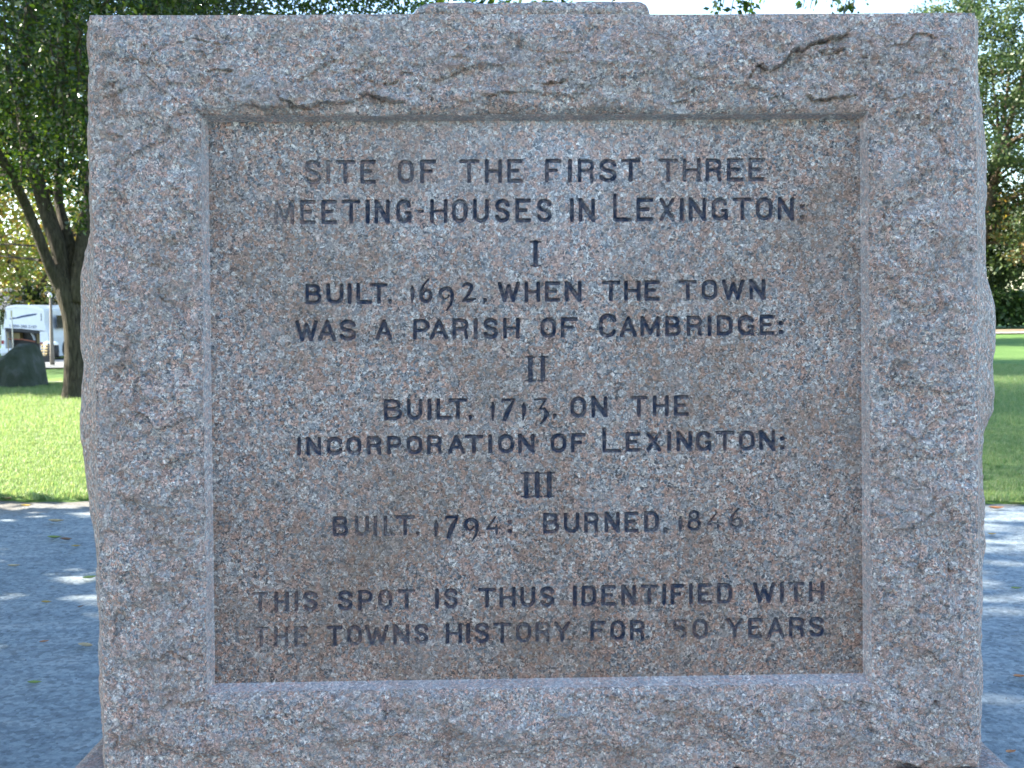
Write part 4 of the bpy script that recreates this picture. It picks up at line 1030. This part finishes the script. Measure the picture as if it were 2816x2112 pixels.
# tree right of the frame whose hanging sprays reach over the monument
def sprays(mb):
    out = []; g = np.random.default_rng(9); F = np.array([5.6, 0.6, 0])
    for px, py, k, sp, y in [(1965, 8, 8, .05, 7.4), (1978, 22, 7, .05, 7.4), (1990, 4, 8, .05, 7.4), (2058, 14, 26, .055, 7.0), (2062, 28, 18, .045, 7.0), (2212, 4, 6, .05, 7.6), (2232, 6, 8, .045, 7.6), (2290, 6, 8, .06, 7.8), (2305, 18, 9, .045, 7.8), (2335, 10, 9, .05, 7.8), (2350, 3, 6, .05, 7.8), (2012, 26, 3, .03, 7.4), (2322, 30, 4, .03, 7.8)]:
        c = at_y(np.array(float(px)), np.array(float(py)), y)
        s = c + np.array([0.35, -0.2, 0.9]); mid = (s + c) / 2 + np.array([-.08, 0, .05])
        q = curve_pts([s, mid, c, c - np.array([0.01, 0, .05])], 9)
        mb.tube([tuple(p - F) for p in q], list(np.linspace(0.008, 0.002, 9)), 4)
        out.append(c + g.normal(size=(k, 3)) * sp - F)
    lead = curve_pts([(0.1, 0, 4.2), (-.3, 3.0, 5.0), (-1.2, 6.0, 5.3), (-2.6, 7.2, 5.1), (-3.6, 7.1, 4.95)], 20)
    mb.tube([tuple(p) for p in lead], list(np.linspace(0.07, 0.012, 20)), 6)
    for i in range(8, 20, 1):
        p = lead[i]; out.append(p + np.array([0, 0, .25]) + g.normal(size=(60, 3)) * 0.22)
    return np.concatenate(out)
make_tree('small_tree', 'slender tree right of the path with hanging sprays of leaves above the monument', (5.6, 0.6, 0), 4.2, 0.12, (0.2, 0.8, 6.8), (2.6, 3.2, 2.0), 90, 60, 0.070, M['leaf'], M['bark'], 0.5, 31, 5.0, 0.2, extra=sprays)

make_tree('lawn_tree', 'dense dark tree directly behind the leafy lawn tree on the left', (-11.0, 28.5, gz(-11.0, 28.5)), 4.6, 0.28, (-2.0, 0, 9.6), (5.4, 3.6, 4.9), 420, 75, 0.17, M['leaf'], M['bark'], 0.9, 63, 5.2, 0.1)
# trees behind: lit yellow-green ones on the left
make_tree('maple_tree', 'yellow-green maple with low sunlit branches above the bus', (-22.5, 38, gz(-22.5, 38)), 3.6, 0.28, (0.4, 0, 8.0), (7.0, 5.5, 6.4), 420, 60, 0.17, M['leaf_yellow'], M['bark_far'], 0.95, 41, 2.75, 0.35)
t1 = make_tree('maple_tree', 'tall yellow-green tree far behind the bus on the left', (-30, 66, gz(-30, 66)), 4, 0.35, (0, 0, 10.5), (9, 8, 9.0), 330, 55, 0.32, M['leaf_yellow'], M['bark_far'], 1.4, 51, 1.6, 0.4, group='trees across the road')
for x, y, rz_, sc, lb in [(-46, 62, 1.3, 1.0, 'tall yellow-green tree at the far left edge across the road'), (-14, 74, 2.2, 1.1, 'tall tree across the road hidden behind the monument, left of its middle'), (4, 84, 3.9, 1.2, 'tall tree across the road hidden behind the middle of the monument'), (-62, 70, 5.1, 1.25, 'tallest yellow-green tree far outside the left edge')]:
    copy_tree(t1, (x, y, gz(x, y)), rz_, sc, lb)
# trees casting the long shadows over the left and middle of the lawn
s1 = make_tree('lawn_tree', 'round leafy tree on the lawn outside the left edge of the picture', (-23, 21.7, 0), 3.0, 0.25, (0, 0, 6.4), (5.2, 2.1, 4.2), 260, 60, 0.24, M['leaf'], M['bark'], 0.9, 61, 2.6, 0.2, group='trees on the lawn')
for x, y, rz_, sc, lb in [(0.0, 27.0, 1.0, 0.95, 'leafy tree on the lawn behind the middle of the monument'), (2.0, 49.0, 2.0, 1.3, 'leafy tree far across the lawn behind the monument'), (-29.8, 65.5, 4.0, 0.42, 'low dark tree behind the roof of the bus')]:
    copy_tree(s1, (x, y, gz(x, y)), rz_, sc, lb)
for x, y, sd, lb in [(11.0, 38.9, 71, 'thin young tree with a high small crown, the farther of two behind the monument'), (8.6, 30.6, 72, 'thin young tree with a high small crown, the nearer of two behind the monument')]:
    make_tree('young_tree', lb, (x, y, gz(x, y)), 5.4, 0.11, (0, 0, 7.4), (1.5, 1.5, 1.7), 40, 40, 0.22, M['leaf_right'], M['bark_far'], 0.5, sd, 5.6, 0.2, nb=12, group='young trees on the lawn')

# right: tall grey-green tree, bushy ones behind it
def right_keep(C): return rngk.uniform(size=len(C)) < 0.95
rngk = np.random.default_rng(3)
RTY = 68.0
rb_ = at_y(np.array(2665.), np.array(905.), RTY); rb_[2] = 0.0
rt = thing('tall_tree', 'tall open tree with diagonal limbs at the right edge of the lawn', 'tree', tuple(rb_))
mb = MB()
limb(mb, [(2665, 918), (2668, 860), (2680, 760), (2700, 640), (2722, 540), (2742, 470), (2758, 400), (2782, 320), (2806, 240), (2830, 120)], [0.62, 0.5, 0.42, 0.36, 0.30, 0.26, 0.22, 0.19, 0.15, 0.1], [RTY] * 10, 10)
for pxs, r0 in [([(2700, 640), (2708, 560), (2722, 480), (2738, 410), (2760, 330), (2775, 200)], .24), ([(2742, 470), (2770, 415), (2800, 395), (2830, 370)], .17), ([(2722, 540), (2745, 500), (2790, 470), (2830, 455)], .15), ([(2690, 700), (2720, 640), (2770, 590), (2840, 560)], .2),
                ([(2758, 400), (2745, 340), (2735, 260), (2722, 160)], .14), ([(2700, 640), (2680, 540), (2668, 420), (2650, 250), (2660, 90)], .2), ([(2680, 760), (2640, 640), (2600, 480), (2570, 300)], .22), ([(2668, 420), (2700, 330), (2716, 230)], .1)]:
    limb(mb, pxs, list(np.linspace(r0, r0 * .35, len(pxs))), [RTY + .4 * k for k in range(len(pxs))], 8)
def rkeep(C):
    return vnoise(C[:, 0] * 0.55 + 3, C[:, 2] * 0.55, 33) + 0.35 * vnoise(C[:, 0] * .3, C[:, 1] * .4, 5) > -0.02
rcl, RP = crown_points((33.5, RTY, 14.3), (11.5, 7.0, 10.0), 980, 75, 1.05, 0.30, 0.6, 8, 4.0, rkeep)
branches(mb, [tuple(p) for p in mb.v[200::7]], [tuple(c) for c in rcl[::7]], 0.09, 6)
mb.v = [tuple(np.array(p) - rb_) for p in mb.v]
mb.build('trunk', M['bark_far'], rt, smooth=True)
link('crown', leaf_mesh('crown', RP - rb_, 0.24, M['leaf_right'], 0.6, 0.2), rt, kind='stuff')
t2 = make_tree('bushy_tree', 'bushy grey-green tree at the right edge across the lawn, below the tall one', (31.5, 74, 0), 2.5, 0.3, (0, 0, 5.6), (5.2, 4.0, 5.0), 420, 70, 0.24, M['leaf_right'], M['bark_far'], 0.9, 91, 0.8, 0.35, group='bushy trees behind the lawn')
for x, y, rz_, sc, lb in [(40, 73, 1.3, 1.1, 'bushy tree beyond the right edge of the picture behind the lawn'), (23, 78, 2.4, 1.2, 'bushy tree behind the lawn hidden by the right side of the monument'), (13, 82, 4.1, 1.3, 'bushy tree behind the lawn hidden by the monument, right of its middle'), (52, 76, 3.3, 1.5, 'large bushy tree far outside the right edge')]:
    copy_tree(t2, (x, y, gz(x, y)), rz_, sc, lb)
make_tree('autumn_tree', 'small orange and brown autumn tree behind the right side of the lawn', (32.8, 66.0, 0), 2.2, 0.15, (0, 0, 7.0), (2.4, 2, 4.2), 60, 34, 0.24, M['leaf_autumn'], M['bark_far'], 0.6, 95, 2.4, 0.3)
# dark hedge at the foot of the trees on the right
hp_ = np.stack([rng.uniform(10, 70, 26000), rng.uniform(69.6, 72.4, 26000), np.zeros(26000)], -1)
hp_[:, 2] = rng.uniform(0.05, 1, 26000) ** 0.8 * (2.3 + 0.6 * vnoise(hp_[:, 0] * .35, hp_[:, 1] * .3, 6))
link('hedge', leaf_mesh('hedge', hp_, 0.34, M['hedge'], 0.7, 0.0), label='long dark hedge along the far side of the lawn under the trees', cat='hedge', kind='stuff')
# distant wood that closes the view
wp = []
for k in range(150):
    a = -75 + k * 1.0 * 150 / 150; x = a * 1.7; y = 125 + 12 * math.sin(k * 1.7)
    hgt = 11 + 5 * math.sin(k * 2.3) + 3 * math.sin(k * .7)
    q = rng.normal(size=(230, 3)); q /= np.linalg.norm(q, axis=1)[:, None]
    wp.append(np.array([x, y, hgt * .5 - 1.5]) + q * np.array([4.5, 4.0, hgt * .55]) * rng.uniform(.7, 1, (230, 1)))
link('distant_wood', leaf_mesh('distant_wood', np.concatenate(wp), 0.9, M['leaf_right'], 0.8, 0.0), label='distant belt of trees closing the view beyond the road and lawn', cat='wood', kind='stuff')

# ------------------------------------------------------------------ boulder on the left lawn
RY = at_z(np.array(60.), np.array(1066.), 0.0)[1]
RO = [(-70, 1070), (-64, 1035), (-48, 1008), (-25, 994), (0, 984), (20, 976), (36, 966), (48, 953), (62, 944), (78, 941), (90, 945), (97, 957), (105, 976), (112, 1002), (117, 1035), (119, 1070)]
ox, oz = pz([p[0] for p in RO], [p[1] for p in RO], RY)
rc = np.array([(ox.min() + ox.max()) / 2, RY, 0.0])
nu, nv = 60, 40
Vb = []
wdt = (ox.max() - ox.min()) / 2
for j in range(nv):
    ph = math.pi * j / (nv - 1) - math.pi / 2          # front (-) to back (+)
    yy = RY + 0.62 * math.sin(ph); k = math.cos(ph) ** 0.45
    for i in range(nu):
        x = ox.min() + (ox.max() - ox.min()) * i / (nu - 1)
        z = float(np.interp(x, ox, oz))
        Vb.append((rc[0] + (x - rc[0]) * (0.25 + 0.75 * k), yy, max(z * k, -0.1) if 0 < i < nu - 1 else -0.1))
Vb = np.array(Vb); 
nn = fbm(Vb[:, 0] * 2.2 + 3, Vb[:, 1] * 2.2 + Vb[:, 2] * 2.6, 4, 17)
Vb[:, 2] += 0.035 * nn * (Vb[:, 2] > 0.05); Vb[:, 1] += 0.08 * nn
Vb[:, 2] = np.where(Vb[:, 2] < 0.02, -0.12, Vb[:, 2])
tR = NT('mossy_boulder'); cR = tR.coord(); nR_ = tR.noise(cR, 2.5, 5, 0.65)
M['boulder'] = tR.finish(tR.ramp(nR_, [(0.35, (0.030, 0.042, 0.028)), (0.55, (0.055, 0.066, 0.056)), (0.7, (0.10, 0.11, 0.115))]), 0.9, tR.bump(tR.noise(cR, 14, 5, 0.7), 0.04, 1), 0.2)
link('boulder', mesh_from('boulder', Vb, grid_faces(nv, nu)[:, ::-1], M['boulder'], smooth=True), label='large dark mossy boulder on the lawn in front of the bus', cat='boulder')

# ------------------------------------------------------------------ bus seen from behind
BY = 55.9
def bw(px, py, y=BY):
    p = at_y(np.array(float(px)), np.array(float(py)), y); return float(p[0]), float(p[2])
bx0, _ = bw(4, 900); bx1, _ = bw(134, 900)
_, bzt = bw(60, 838); _, bzb = bw(60, 984)
bus = thing('shuttle_bus', 'white bus seen from behind with its engine bay open and a swoosh on the rear', 'bus', ((bx0 + bx1) / 2, BY, bzb))
BO = np.array([(bx0 + bx1) / 2, BY, bzb])
def B(px, py): x, z = bw(px, py); return x - BO[0], z - BO[2]
mb = MB()
upper = [B(9, 905), B(12, 880), B(15, 850), B(20, 842), B(45, 838), B(75, 839), B(105, 845), B(120, 850), B(122, 857), B(122, 890), B(128, 912)]
bay = [B(108, 908), B(60, 902), B(12, 900)]
mb.prism([upper[i] for i in range(len(upper) - 1, -1, -1)], 0.0, 8.6)
mb.prism([B(9, 905), B(128, 912), B(109, 911), B(60, 905), B(15, 903)], 0.0, 0.5)
mb.prism([B(5, 905), B(14, 903), B(15, 975), B(3, 978)], 0.0, 8.6)
mb.prism([B(109, 908), B(129, 911), B(133, 930), B(134, 982), B(112, 982)], 0.0, 8.6)
mb.prism([B(3, 958), B(40, 958), B(134, 968), B(134, 978), B(40, 968), B(3, 972)], -0.12, 0.1)
mb.build('body', M['white'], bus)
rf = MB(); rf.prism([B(14, 850), B(20, 842.5), B(45, 838.5), B(75, 839.5), B(105, 845.5), B(120, 850.5), B(122, 857), B(104, 852), B(75, 846), B(45, 845), B(20, 849)], -0.05, 8.7); rf.build('roof', M['white_trim'], bus)
e = MB()
e.prism([B(14, 903), B(109, 911), B(112, 970), B(14, 962)], 0.75, 0.85)
e.prism([B(14, 902), B(60, 904), B(109, 909), B(107, 918), B(60, 913), B(17, 910)], -0.03, 0.7); e.build('engine_bay', M['blackm'], bus)
for q_ in ((28, 932, 46, 916), (94, 945, 106, 918)):
    e = MB(); x0, z0 = B(*q_[:2]); x1, z1 = B(*q_[2:]); e.box(x0, x1, 0.35, 0.75, z0, z1); e.build('engine_part', M['brass'], bus)
#; x1, z1 = B(46, 916); e.box(x0, x1, 0.35, 0.75, z0, z1); x0, z0 = B(94, 945); x1, z1 = B(106, 918); e.box(x0, x1, 0.35, 0.75, z0, z1)
e = MB(); e.tube([(*B(18, 932)[:1], 0.2, B(18, 932)[1]), (B(60, 934)[0], 0.2, B(60, 934)[1]), (B(92, 940)[0], 0.2, B(92, 940)[1])], 0.035, 6); e.build('cross_bar', M['rust'], bus)
e = MB()
for a, b in ((80, 914), (84, 922), (88, 932)): pass
e.tube([(B(79, 914)[0], 0.25, B(79, 914)[1]), (B(86, 924)[0], 0.25, B(86, 924)[1]), (B(90, 936)[0], 0.25, B(90, 936)[1])], 0.06, 6); e.build('hose', M['greyp'], bus)
for px, py in ((8, 941), (115, 946)):
    e = MB(); x, z = B(px, py); e.box(x - 0.06, x + 0.06, -0.04, 0.0, z - 0.09, z + 0.09); e.build('tail_light', M['red'], bus)
for px in (16, 113.5):
    e = MB(); x, z = B(px, 867 if px < 50 else 872); e.box(x - 0.015, x + 0.015, -0.012, 0.0, z - 0.2, z + 0.2); e.build('vent_slit', M['blackm'], bus)
sw = MB(); sw.prism([B(26, 876), B(34, 873), B(44, 873), B(60, 868), B(80, 864), B(102, 862), B(100, 866), B(80, 870), B(62, 873), B(50, 876), B(40, 877), B(30, 879)], -0.012, -0.002); sw.build('swoosh', M['navy'], bus)
fc = bpy.data.curves.new('phone_number', 'FONT'); fc.body = '1-800-388-2187'; fc.size = 0.23; fc.align_x = 'CENTER'; fc.extrude = 0.003
fo = bpy.data.objects.new('tmp', fc); COL.objects.link(fo)
bpy.context.view_layer.update()
dg = bpy.context.evaluated_depsgraph_get(); fme = bpy.data.meshes.new_from_object(fo.evaluated_get(dg)); bpy.data.objects.remove(fo)
fme.materials.clear(); fme.materials.append(M['navy'])
ph = link('phone_number', fme, bus); x, z = B(63, 901.5); ph.location = (x, -0.01, z); ph.rotation_euler = (math.pi / 2, -math.radians(-3), 0); ph.scale = (1.0, 1.0, 1)
for sx in (-1, 1):
    for yy in (2.2, 7.0):
        e = MB(); xx = sx * 1.12; e.tube([(xx - 0.12, yy, 0.42), (xx + 0.12, yy, 0.42)], 0.44, 16); e.build('wheel', M['blackm'], bus)
for sx, nm in ((-1.285, 'L'), (1.285, 'R')):
    for k in range(5):
        e = MB(); e.box(sx - 0.012, sx + 0.012, 1.0 + k * 1.45, 2.2 + k * 1.45, 1.55, 2.25); e.build('window', M['glass'], bus)

# grey van beyond, with the two barrels, pole and bench
VY = 60.0
def G(px, py, y): p = at_y(np.array(float(px)), np.array(float(py)), y); return float(p[0]), float(p[2])
x, z = G(160, 984, VY); van = thing('van', 'light grey van parked between the bus and the tree trunk', 'van', (x, VY, z))
mb = MB(); mb.prism([(-0.72, 0.30), (1.3, 0.30), (2.9, 0.30), (3.0, 0.75), (2.3, 0.95), (1.7, 1.55), (-0.6, 1.58), (-0.75, 1.2)][::1], 0, 1.7); mb.build('body', M['greyp'], van, bevel=0.05)
for a, b in ((-0.5, 0.35), (0.45, 1.5)):
    mb = MB(); mb.box(a, b, -0.015, 0.0, 1.0, 1.42); mb.build('window', M['glass'], van)
for xx in (-0.15, 2.3):
    mb = MB(); mb.tube([(xx, -0.03, 0.32), (xx, 0.25, 0.32)], 0.32, 16); mb.build('wheel', M['blackm'], van)
for px, lb in ((133, 'dark trash barrel with white lid beside the bus, left of the pole'), (151, 'dark trash barrel with white lid right of the pole, next to the trunk')):
    yv = 50.0; x, z = G(px, 980, yv)
    t = thing('trash_barrel', lb, 'barrel', (x, yv, z), group='barrels by the road')
    mb = MB(); mb.tube([(0, 0, 0), (0, 0, 0.25), (0, 0, 0.55)], [0.19, 0.2, 0.19], 16); mb.build('drum', M['blackm'], t, smooth=True)
    mb = MB(); mb.tube([(0, 0, 0.55), (0, 0, 0.6), (0, 0, 0.68), (0, 0, 0.72)], [0.21, 0.215, 0.15, 0.05], 16); mb.build('lid', M['white_trim'], t, smooth=True)
py_ = 44.0; x, z = G(144, 993, py_); _, zt_ = G(144, 818, py_)
t = thing('lamp_post', 'weathered grey post standing by the road between bus and tree', 'post', (x, py_, z))
mb = MB(); mb.tube([(0, 0, -0.2), (0, 0, 0.5), (0.02, 0, (zt_ - z))], [0.10, 0.085, 0.05], 10); mb.build('pole', M['pole'], t, smooth=True)
mb = MB(); mb.tube([(0, 0, zt_ - z), (0, 0, zt_ - z + .10), (0, 0, zt_ - z + .2)], [0.07, 0.10, 0.03], 10); mb.build('lamp', M['white_trim'], t, smooth=True)
sy = 40.0; x, z = G(38, 1010, sy); _, z1 = G(38, 868, sy)
t = thing('sign_post', 'thin pale sign post in front of the bus, rising behind the boulder', 'sign post', (x, sy, z))
mb = MB(); mb.tube([(0, 0, -0.2), (0, 0, z1 - z)], 0.022, 8); mb.build('pole', M['greyp'], t)
mb = MB(); mb.box(-0.035, 0.035, -0.03, -0.022, z1 - z - 0.06, z1 - z + 0.20); mb.build('plate', M['clap'], t)
x, z = G(25, 1010, 41.0); _, z1 = G(25, 915, 41.0)
t = thing('stake', 'thin wooden stake left of the pale sign post behind the boulder', 'stake', (x, 41.0, z)); mb = MB(); mb.tube([(0, 0, -0.2), (0, 0, z1 - z)], [0.022, 0.016], 6); mb.build('pole', M['slat'], t)
by_ = 42.0; x, z = G(117, 992, by_)
t = thing('bench', 'slatted yellowed wooden bench by the road in front of the bus corner', 'bench', (x, by_, z), -0.5)
for k in range(4):
    mb = MB(); mb.box(-0.24, 0.16, 0.1 + k * 0.012, 0.13 + k * 0.012, 0.26 + k * 0.115, 0.32 + k * 0.115); mb.build('slat', M['slat'], t)
for k in range(3):
    mb = MB(); mb.box(-0.24, 0.24, -0.32 + k * 0.13, -0.22 + k * 0.13, 0.20, 0.225); mb.build('slat', M['slat'], t)
for xx in (-0.2, 0.2):
    mb = MB(); mb.box(xx - 0.02, xx + 0.02, -0.3, 0.14, -0.05, 0.2); mb.box(xx - 0.02, xx + 0.02, 0.14, 0.18, -0.05, 0.7); mb.build('leg', M['blackm'], t)
# house beyond the road
hy = 92.0; hx, hz = G(110, 960, hy)
t = thing('house', 'cream house with dark roof and brick chimney far behind the bus', 'house', (hx - 2, hy, gz(hx, hy)))
mb = MB(); mb.box(-7, 7, 0, 8, -0.5, 3.2); mb.build('wall', M['clap'], t)
mb = MB(); mb.add([(-7.4, -.4, 3.1), (7.4, -.4, 3.1), (7.4, 8.4, 3.1), (-7.4, 8.4, 3.1), (-7.4, 4, 5.2), (7.4, 4, 5.2)], [(0, 1, 5, 4), (2, 3, 4, 5), (0, 4, 3), (1, 2, 5), (3, 2, 1, 0)]); rf = mb.build('roof', M['roof'], t)
mb = MB(); mb.box(3.0, 4.0, 3.4, 4.4, 4.4, 6.3); mb.build('chimney', M['brick'], rf)
for k in range(4):
    for zz in (0.9,):
        mb = MB(); xx = -5.6 + k * 3.2; mb.box(xx, xx + 1.1, -0.04, 0.0, zz, zz + 1.4); w = mb.build('window', M['glass'], t)
        mb = MB(); mb.box(xx - .1, xx, -.07, 0, zz - .1, zz + 1.5); mb.box(xx + 1.1, xx + 1.2, -.07, 0, zz - .1, zz + 1.5); mb.box(xx, xx + 1.1, -.07, 0, zz + 1.4, zz + 1.5); mb.box(xx, xx + 1.1, -.07, 0, zz - .1, zz); mb.build('frame', M['white'], w)

# ------------------------------------------------------------------ grass blades on the lawn (geometry nodes), pebbles, leaves
def tuft(name, nblades, h, spread, seed):
    g = np.random.default_rng(seed); vs = []; fs = []
    for k in range(nblades):
        a = g.uniform(0, 6.28); r = spread * math.sqrt(g.uniform()); x, y = r * math.cos(a), r * math.sin(a)
        b = g.uniform(0, 6.28); w = 0.0022 * g.uniform(.7, 1.3); L = h * g.uniform(.5, 1.2); l = L * g.uniform(.1, .6); c, s = math.cos(b), math.sin(b)
        i = len(vs)
        vs += [(x - s * w, y + c * w, 0), (x + s * w, y - c * w, 0), (x + c * l * .4 + s * w * .8, y + s * l * .4 - c * w * .8, L * .6), (x + c * l * .4 - s * w * .8, y + s * l * .4 + c * w * .8, L * .6), (x + c * l, y + s * l, L)]
        fs += [(i, i + 1, i + 2, i + 3), (i + 3, i + 2, i + 4)]
    o = bpy.data.objects.new(name, mesh_from(name, vs, fs, M['grassblade'])); return o
def scatter(host_name, xs, ys, inst, density, smin, smax, seed, warp=None, label=None, dz=0.0, flat=False, cat=None):
    Xg, Yg = np.meshgrid(xs, ys)
    if warp is not None: Xg, Yg = warp(Xg, Yg)
    Zg = terrain(Xg, Yg) + dz
    me = mesh_from(host_name, np.stack([Xg, Yg, Zg], -1).reshape(-1, 3), grid_faces(len(ys), len(xs)), M['grassblade'])
    o = link(host_name, me, label=label, cat=cat, kind='stuff')
    ng = bpy.data.node_groups.new(host_name + '_scatter', 'GeometryNodeTree')
    ng.interface.new_socket('Geometry', in_out='INPUT', socket_type='NodeSocketGeometry'); ng.interface.new_socket('Geometry', in_out='OUTPUT', socket_type='NodeSocketGeometry')
    N = ng.nodes; gi = N.new('NodeGroupInput'); go = N.new('NodeGroupOutput')
    dp = N.new('GeometryNodeDistributePointsOnFaces'); dp.inputs['Density'].default_value = density; dp.inputs['Seed'].default_value = seed
    ip = N.new('GeometryNodeInstanceOnPoints'); oi = N.new('GeometryNodeObjectInfo'); oi.inputs['Object'].default_value = inst
    rv = N.new('FunctionNodeRandomValue'); rv.data_type = 'FLOAT_VECTOR'; t_ = 3.1 if flat else 0.18
    rv.inputs[0].default_value = (-t_, -t_, 0); rv.inputs[1].default_value = (t_, t_, 6.283)
    rs = N.new('FunctionNodeRandomValue'); rs.data_type = 'FLOAT'; rs.inputs[2].default_value = smin; rs.inputs[3].default_value = smax
    Lk = ng.links.new
    Lk(gi.outputs[0], dp.inputs['Mesh']); Lk(dp.outputs['Points'], ip.inputs['Points']); Lk(oi.outputs['Geometry'], ip.inputs['Instance'])
    Lk(rv.outputs[0], ip.inputs['Rotation']); Lk(rs.outputs[1], ip.inputs['Scale']); Lk(ip.outputs[0], go.inputs[0])
    md = o.modifiers.new('scatter', 'NODES'); md.node_group = ng
    return o
tf = tuft('grass_tuft', 26, 0.050, 0.050, 1); tf2 = tuft('grass_tuft_far', 22, 0.055, 0.09, 2)
scatter('grass', np.linspace(-12, 12, 160), 6.8 + np.concatenate([np.linspace(0.0, 5.0, 20)]), tf, 520, 0.6, 1.25, 1, warp=lawn_warp, label='short sunlit grass along the edge of the gravel path', cat='grass', dz=-0.002)
scatter('grass', np.linspace(-15, 16, 40), np.linspace(11.9, 26, 20), tf2, 150, 0.7, 1.3, 2, label='mown grass farther out on the lawn', cat='grass', dz=-0.002)
pm = MB()
import bmesh
bm = bmesh.new(); bmesh.ops.create_icosphere(bm, subdivisions=1, radius=0.005)
for v in bm.verts: v.co.z *= 0.6; v.co.x *= 1.2
pme = bpy.data.meshes.new('pebble'); bm.to_mesh(pme); bm.free(); pme.materials.append(M['pebble'])
po = bpy.data.objects.new('pebble_source', pme)
scatter('pebbles', np.linspace(-8, 8, 80), np.linspace(0.6, 7.0, 30), po, 45, 0.25, 1.1, 3, label='tiny loose pebbles scattered over the gravel path', cat='pebbles', dz=-0.028, flat=True)

# fallen leaves on the path
def leafcol(name, c): return plain(name, c, 0.6, 0.3, var=0.2, scale=40)
LC = dict(yellow=leafcol('leaf_fallen_yellow', (0.42, 0.27, 0.05)), brown=leafcol('leaf_fallen_brown', (0.20, 0.10, 0.05)), orange=leafcol('leaf_fallen_orange', (0.42, 0.17, 0.06)), green=leafcol('leaf_fallen_green', (0.20, 0.26, 0.06)), tan=leafcol('leaf_fallen_tan', (0.45, 0.33, 0.18)))
def fallen(px, py, col, L, rz, label, curl=0.25):
    L = L * 0.78
    p = at_z(np.array(float(px)), np.array(float(py)), -0.02); vs = []; fs = []
    n = 8
    for i in range(n + 1):
        t = i / n; w = L * 0.24 * math.sin(math.pi * t ** 0.8) + 0.0006; zc = 0.006 + L * curl * (t - .5) ** 2 * 2
        for s in (-1, 0, 1): vs.append((L * (t - .5), s * w, zc + (abs(s) * w * .5)))
    for i in range(n):
        for s in (0, 1): b = i * 3 + s; fs.append((b, b + 3, b + 4, b + 1))
    me = mesh_from('fallen_leaf', vs, fs, LC[col], smooth=True)
    o = link('fallen_leaf', me, label=label, cat='leaf'); o.location = p; o.rotation_euler = (0, 0, rz)
for args in [(128, 1660, 'yellow', .075, .1, 'bright yellow leaf lying on the open path at the lower left'),
             (222, 1672, 'brown', .05, 1.0, 'small dark brown leaf on the path just left of the monument'),
             (122, 1769, 'orange', .06, .6, 'small orange leaf on the pale streak of path at the lower left'),
             (236, 1781, 'tan', .11, -.3, 'large curled tan leaf on the path close to the left side of the monument'),
             (95, 1883, 'green', .08, .1, 'dark green leaf lying on the path at the bottom left'),
             (150, 1482, 'green', .13, .1, 'green leaf beside a brown one on the left path, near the lawn'),
             (182, 1487, 'brown', .12, -.1, 'brown leaf touching a green one on the left path, near the lawn'),
             (155, 1437, 'tan', .16, 0, 'wide tan leaf on the left path just below the grass edge'),
             (210, 1505, 'yellow', .08, .3, 'pale yellow leaf on the left path closest to the stone'),
             (38, 1560, 'tan', .10, .2, 'tan leaf with a raised stem at the far left of the path'),
             (248, 1593, 'green', .12, .7, 'narrow green leaf touching the left foot of the monument'),
             (20, 1374, 'tan', .16, -.6, 'tan leaf at the left end of the grass edge'),
             (72, 1394, 'yellow', .12, .0, 'yellow leaf on the path below the left grass edge'),
             (2780, 2074, 'orange', .06, .4, 'small orange-yellow leaf on the path at the bottom right'),
             (2795, 1622, 'green', .08, .0, 'pale green leaf on the right path'),
             (2740, 1401, 'orange', .16, .0, 'orange leaf at the right grass edge next to the stone'),
             (2800, 1388, 'green', .22, .2, 'large green leaf standing up at the right grass edge'),
             (2805, 1866, 'orange', .08, .1, 'thin orange leaf at the right edge of the path'),
             (2728, 1472, 'yellow', .08, .1, 'small yellow leaf on the sunlit strip of path right of the monument')]:
    fallen(*args)
print('script done')
